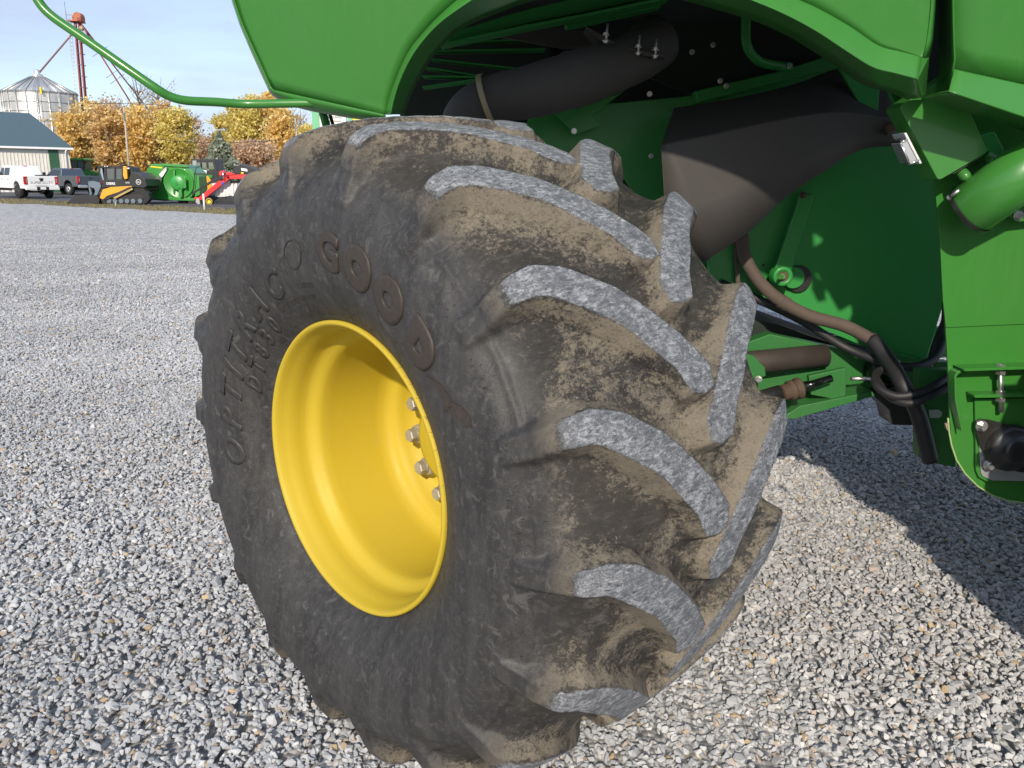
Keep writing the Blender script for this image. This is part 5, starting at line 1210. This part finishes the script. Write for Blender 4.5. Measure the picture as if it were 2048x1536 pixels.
wire('overhead_cable', [(180, 207, 84), (250, 207, 84), (300, 209, 84), (345, 213, 84)], 'upper overhead cable in front of the bare treetops')

# ---- dealer sign behind the tyre
r = empty('dealer_sign', (at(664, 280, 38).x, 38, 0)); tag(r, 'pale dealer sign board held by green posts behind the tyre', 'sign')
GPOST = far_mat('sign_green', (.14, .42, .22), .45)
m = MB(); a = at(623, 215, 38); b = at(637, 215, 38); m.box((a.x, 38, 0), (b.x, 38.3, a.z+1.2)); m.build('sign_post', GPOST, r, .01)
m = MB(); a = at(694, 215, 38); b = at(704, 215, 38); m.box((a.x, 38, 0), (b.x, 38.3, a.z+1.2)); m.build('sign_post', GPOST, r, .01)
m = MB(); a = at(637.5, 226, 38); b = at(693.5, 300, 38); m.box((a.x, 38.05, b.z), (b.x, 38.2, a.z)); m.build('sign_board', far_mat('sign_white', (.68, .67, .63), .5), r)
m = MB(); m.box((a.x, 38.04, a.z+.02), (b.x, 38.2, a.z+.35)); m.build('top_panel', LETW, r)
m = MB(); p = at(705, 233, 38); m.box((p.x, 37.98, p.z-.15), (p.x+.3, 38.02, p.z+.6)); m.build('yellow_panel', YEL, r)
text3d('TRULAND', 'board_lettering', LETG, r, at(668.5, 234.5, 38.045), .145, bold=.002, depth=.004, xs=1.05)
text3d('Equipment', 'board_lettering', LETG, r, at(669, 242, 38.045), .14, bold=.001, depth=.004, xs=1.0)

# ---- trees
def leafmat(name, stops):
    t = NT(name); rr = t.n.new('ShaderNodeNewGeometry').outputs['Random Per Island']; n = t.noise(t.geo(), .55, 3, .6)
    f = t.math('ADD', t.math('MULTIPLY', rr, .65), t.math('MULTIPLY', n, .35)); c = t.ramp(f, stops); t.set(c, .65)
    tr = t.n.new('ShaderNodeBsdfTranslucent'); t.l.new(c, tr.inputs[0]); mxs = t.n.new('ShaderNodeMixShader'); mxs.inputs[0].default_value = .5
    out = t.n['Material Output']; t.l.new(t.b.outputs[0], mxs.inputs[1]); t.l.new(tr.outputs[0], mxs.inputs[2]); t.l.new(mxs.outputs[0], out.inputs[0]); return t.m
GOLD = leafmat('golden_leaves', [(.15, (.52, .32, .09)), (.45, (.84, .60, .18)), (.8, (.98, .82, .42))])
AMBER = leafmat('amber_leaves', [(.15, (.50, .31, .13)), (.5, (.80, .56, .22)), (.85, (.95, .77, .44))])
YGREEN = leafmat('yellow_green_leaves', [(.15, (.42, .36, .10)), (.5, (.80, .66, .18)), (.85, (.98, .86, .40))])
RUSSET = leafmat('russet_leaves', [(.15, (.42, .28, .20)), (.5, (.66, .46, .30)), (.85, (.84, .64, .42))])
SPRUCE = leafmat('spruce_needles', [(.15, (.16, .19, .13)), (.5, (.33, .37, .27)), (.85, (.52, .55, .44))])
BARK = far_mat('grey_bark', (.17, .13, .10), .9)
def tree(px, ptop, Y, wpx, mat, lab, kind='broad', dens=1.0, seed=1):
    rng = np.random.default_rng(seed); rd = random.Random(seed)
    t0 = at(px, ptop, Y); H = t0.z; W = wpx/2/FPX*Y*1.22; base = Vector((t0.x, Y, 0))
    r = empty({'broad': 'autumn_tree', 'bare': 'bare_tree', 'spruce': 'spruce_tree'}[kind], base); tag(r, lab, 'tree', 'trees beyond the yard')
    m = MB(); m.tube([base, base + Vector((.1, 0, H*.4)), base + Vector((rd.uniform(-.3, .3), 0, H*.93))], [.05+H*.018, H*.013, .03], 7); m.build('trunk', BARK, r)
    m = MB(); tips = []
    nb = 46 if kind == 'bare' else (0 if kind == 'spruce' else 22)
    for k in range(nb):
        z = H*rd.uniform(.18, .8); a = rd.uniform(0, 2*PI); L = W*rd.uniform(.6, 1.05)*(1.15 - z/H*.6); up = L*rd.uniform(.5, 1.3)
        p0 = base + Vector((0, 0, z)); p1 = p0 + Vector((math.cos(a)*L*.5, math.sin(a)*L*.5, up*.45)); p2 = p0 + Vector((math.cos(a)*L, math.sin(a)*L, up)); 
        if p2.z > H: p2.z = H*rd.uniform(.9, 1)
        m.tube([p0, p1, p2], [.055, .035, .012], 4, caps=False); tips.append(p2)
        for q in range(5 if kind == 'bare' else 2):
            f = rd.uniform(.3, 1); b0 = p0.lerp(p2, f); m.tube([b0, b0 + Vector((rd.gauss(0, .6), rd.gauss(0, .6), rd.uniform(.3, 1.3)))], [.02, .008], 3, caps=False)
    if nb: m.build('limbs', BARK, r)
    n = int((200 if kind == 'bare' else 7600)*dens); pts = []
    if kind == 'spruce':
        n = int(7000*dens)
        z = H*(1 - rng.uniform(0, 1, n)**.6*.97); rad = W*(1 - z/H)**.85*np.sqrt(rng.uniform(.25, 1, n))*(1+.18*np.sin(z*5)); a = rng.uniform(0, 2*PI, n)
        C = np.stack([base.x+np.cos(a)*rad, base.y+np.sin(a)*rad, z - rad*.15], 1); size = .16
    else:
        nc = 52; u = rng.normal(0, 1, (nc, 3)); u /= np.linalg.norm(u, axis=1, keepdims=True); rr = rng.uniform(.25, 1, nc)**.5
        cc = u*rr[:, None]*np.array([W*.86, W*.86, H*.42]); cc[:, 2] += H*.58; lowf = np.clip(cc[:, 2]/(H*.5), .55, 1); cc[:, 0] *= lowf
        idx = rng.integers(0, nc, n); sz = rng.uniform(.10, .26, nc)*W
        C = cc[idx] + rng.normal(0, 1, (n, 3))*sz[idx][:, None]*np.array([1, 1, .8]); C[:, 0] += base.x; C[:, 1] += base.y; C = C[(C[:, 2] < H*1.03) & (C[:, 2] > H*.06)]; size = .17
        if kind == 'bare': C = np.array([np.array(tips[rd.randrange(len(tips))]) + rng.normal(0, .3, 3) for _ in range(n)])
    n = len(C); d1 = rng.normal(0, 1, (n, 3)); d1 /= np.linalg.norm(d1, axis=1, keepdims=True); d2 = np.cross(d1, rng.normal(0, 1, (n, 3))); d2 /= np.linalg.norm(d2, axis=1, keepdims=True)
    s_ = size*rng.uniform(.6, 1.4, (n, 1)); V = np.stack([C - d1*s_, C - d2*s_*.6, C + d1*s_, C + d2*s_*.6], 1).reshape(-1, 3)
    me = bpy.data.meshes.new('crown'); me.from_pydata(V.tolist(), [], np.arange(4*n).reshape(-1, 4).tolist()); me.materials.append(mat)
    o = bpy.data.objects.new('crown', me); link(o, r)
T = [
 (140, 196, 98, 58, GOLD, 'slim golden tree overlapping the right side of the grain bin', 'broad', .75),
 (176, 190, 101, 54, GOLD, 'golden tree in front of the grain elevator leg', 'broad', .8),
 (206, 203, 92, 58, AMBER, 'amber tree just left of the bare utility pole', 'broad', .8),
 (236, 186, 106, 66, RUSSET, 'thin russet tree rising behind the utility pole', 'broad', .5),
 (268, 205, 94, 74, GOLD, 'broad golden tree right of the utility pole', 'broad', 1.0),
 (310, 198, 98, 66, AMBER, 'amber tree below the dip of the green handrail', 'broad', .9),
 (345, 208, 92, 60, YGREEN, 'yellow green tree with thinning top above the round drum', 'broad', .8),
 (378, 214, 100, 46, RUSSET, 'sparse reddish tree nearly bare with sky showing through', 'bare', 2.0),
 (272, 134, 118, 84, RUSSET, 'tall bare tree with spreading twigs behind the golden trees', 'bare', .5),
 (312, 150, 122, 70, RUSSET, 'second tall bare tree to the right of the spreading one', 'bare', .5),
 (405, 268, 112, 46, RUSSET, 'low pinkish tree far away in the gap left of the spruce', 'broad', .6),
 (437, 262, 76, 100, SPRUCE, 'blue green spruce behind the black cab', 'spruce', 1.0),
 (452, 222, 104, 56, YGREEN, 'yellow green tree directly behind the blue green spruce', 'broad', .9),
 (488, 190, 98, 74, YGREEN, 'tall yellow tree reaching up to the green handrail', 'broad', 1.15),
 (502, 282, 84, 84, RUSSET, 'brownish bushy tree above the red rake', 'broad', .8),
 (532, 184, 100, 78, GOLD, 'tall golden tree at the corner of the green panel', 'broad', 1.15),
 (572, 206, 92, 60, GOLD, 'golden tree left of the thin utility pole', 'broad', 1.0),
 (598, 206, 110, 42, RUSSET, 'bare tree top behind the thin utility pole', 'bare', 1.2),
 (617, 246, 90, 50, YGREEN, 'olive green tree beside the green sign post', 'broad', .9),
 (655, 250, 96, 70, YGREEN, 'olive tree behind the dealer sign', 'broad', .7),
]
for i, a in enumerate(T): tree(*a[:5], lab=a[5], kind=a[6], dens=a[7], seed=20+i)
# far wood closing the horizon
rng = np.random.default_rng(8); n = 30000; X = rng.uniform(-150, 130, n); hgt = 4.5 + 1.8*np.sin(X*.13) + 1.2*np.sin(X*.37+1) + np.abs(rng.normal(0, .5, n)); Z = rng.uniform(0, 1, n)**.8*hgt; C = np.stack([X, rng.uniform(128, 140, n), Z], 1)
d1 = rng.normal(0, 1, (n, 3)); d1 /= np.linalg.norm(d1, axis=1, keepdims=True); d2 = np.cross(d1, rng.normal(0, 1, (n, 3))); d2 /= np.linalg.norm(d2, axis=1, keepdims=True)
V = np.stack([C-d1*.32, C-d2*.25, C+d1*.32, C+d2*.25], 1).reshape(-1, 3); me = bpy.data.meshes.new('far_wood'); me.from_pydata(V.tolist(), [], np.arange(4*n).reshape(-1, 4).tolist()); me.materials.append(AMBER)
o = bpy.data.objects.new('far_wood', me); COL.objects.link(o); tag(o, 'low autumn wood along the horizon behind the yard', 'wood', kind='stuff')
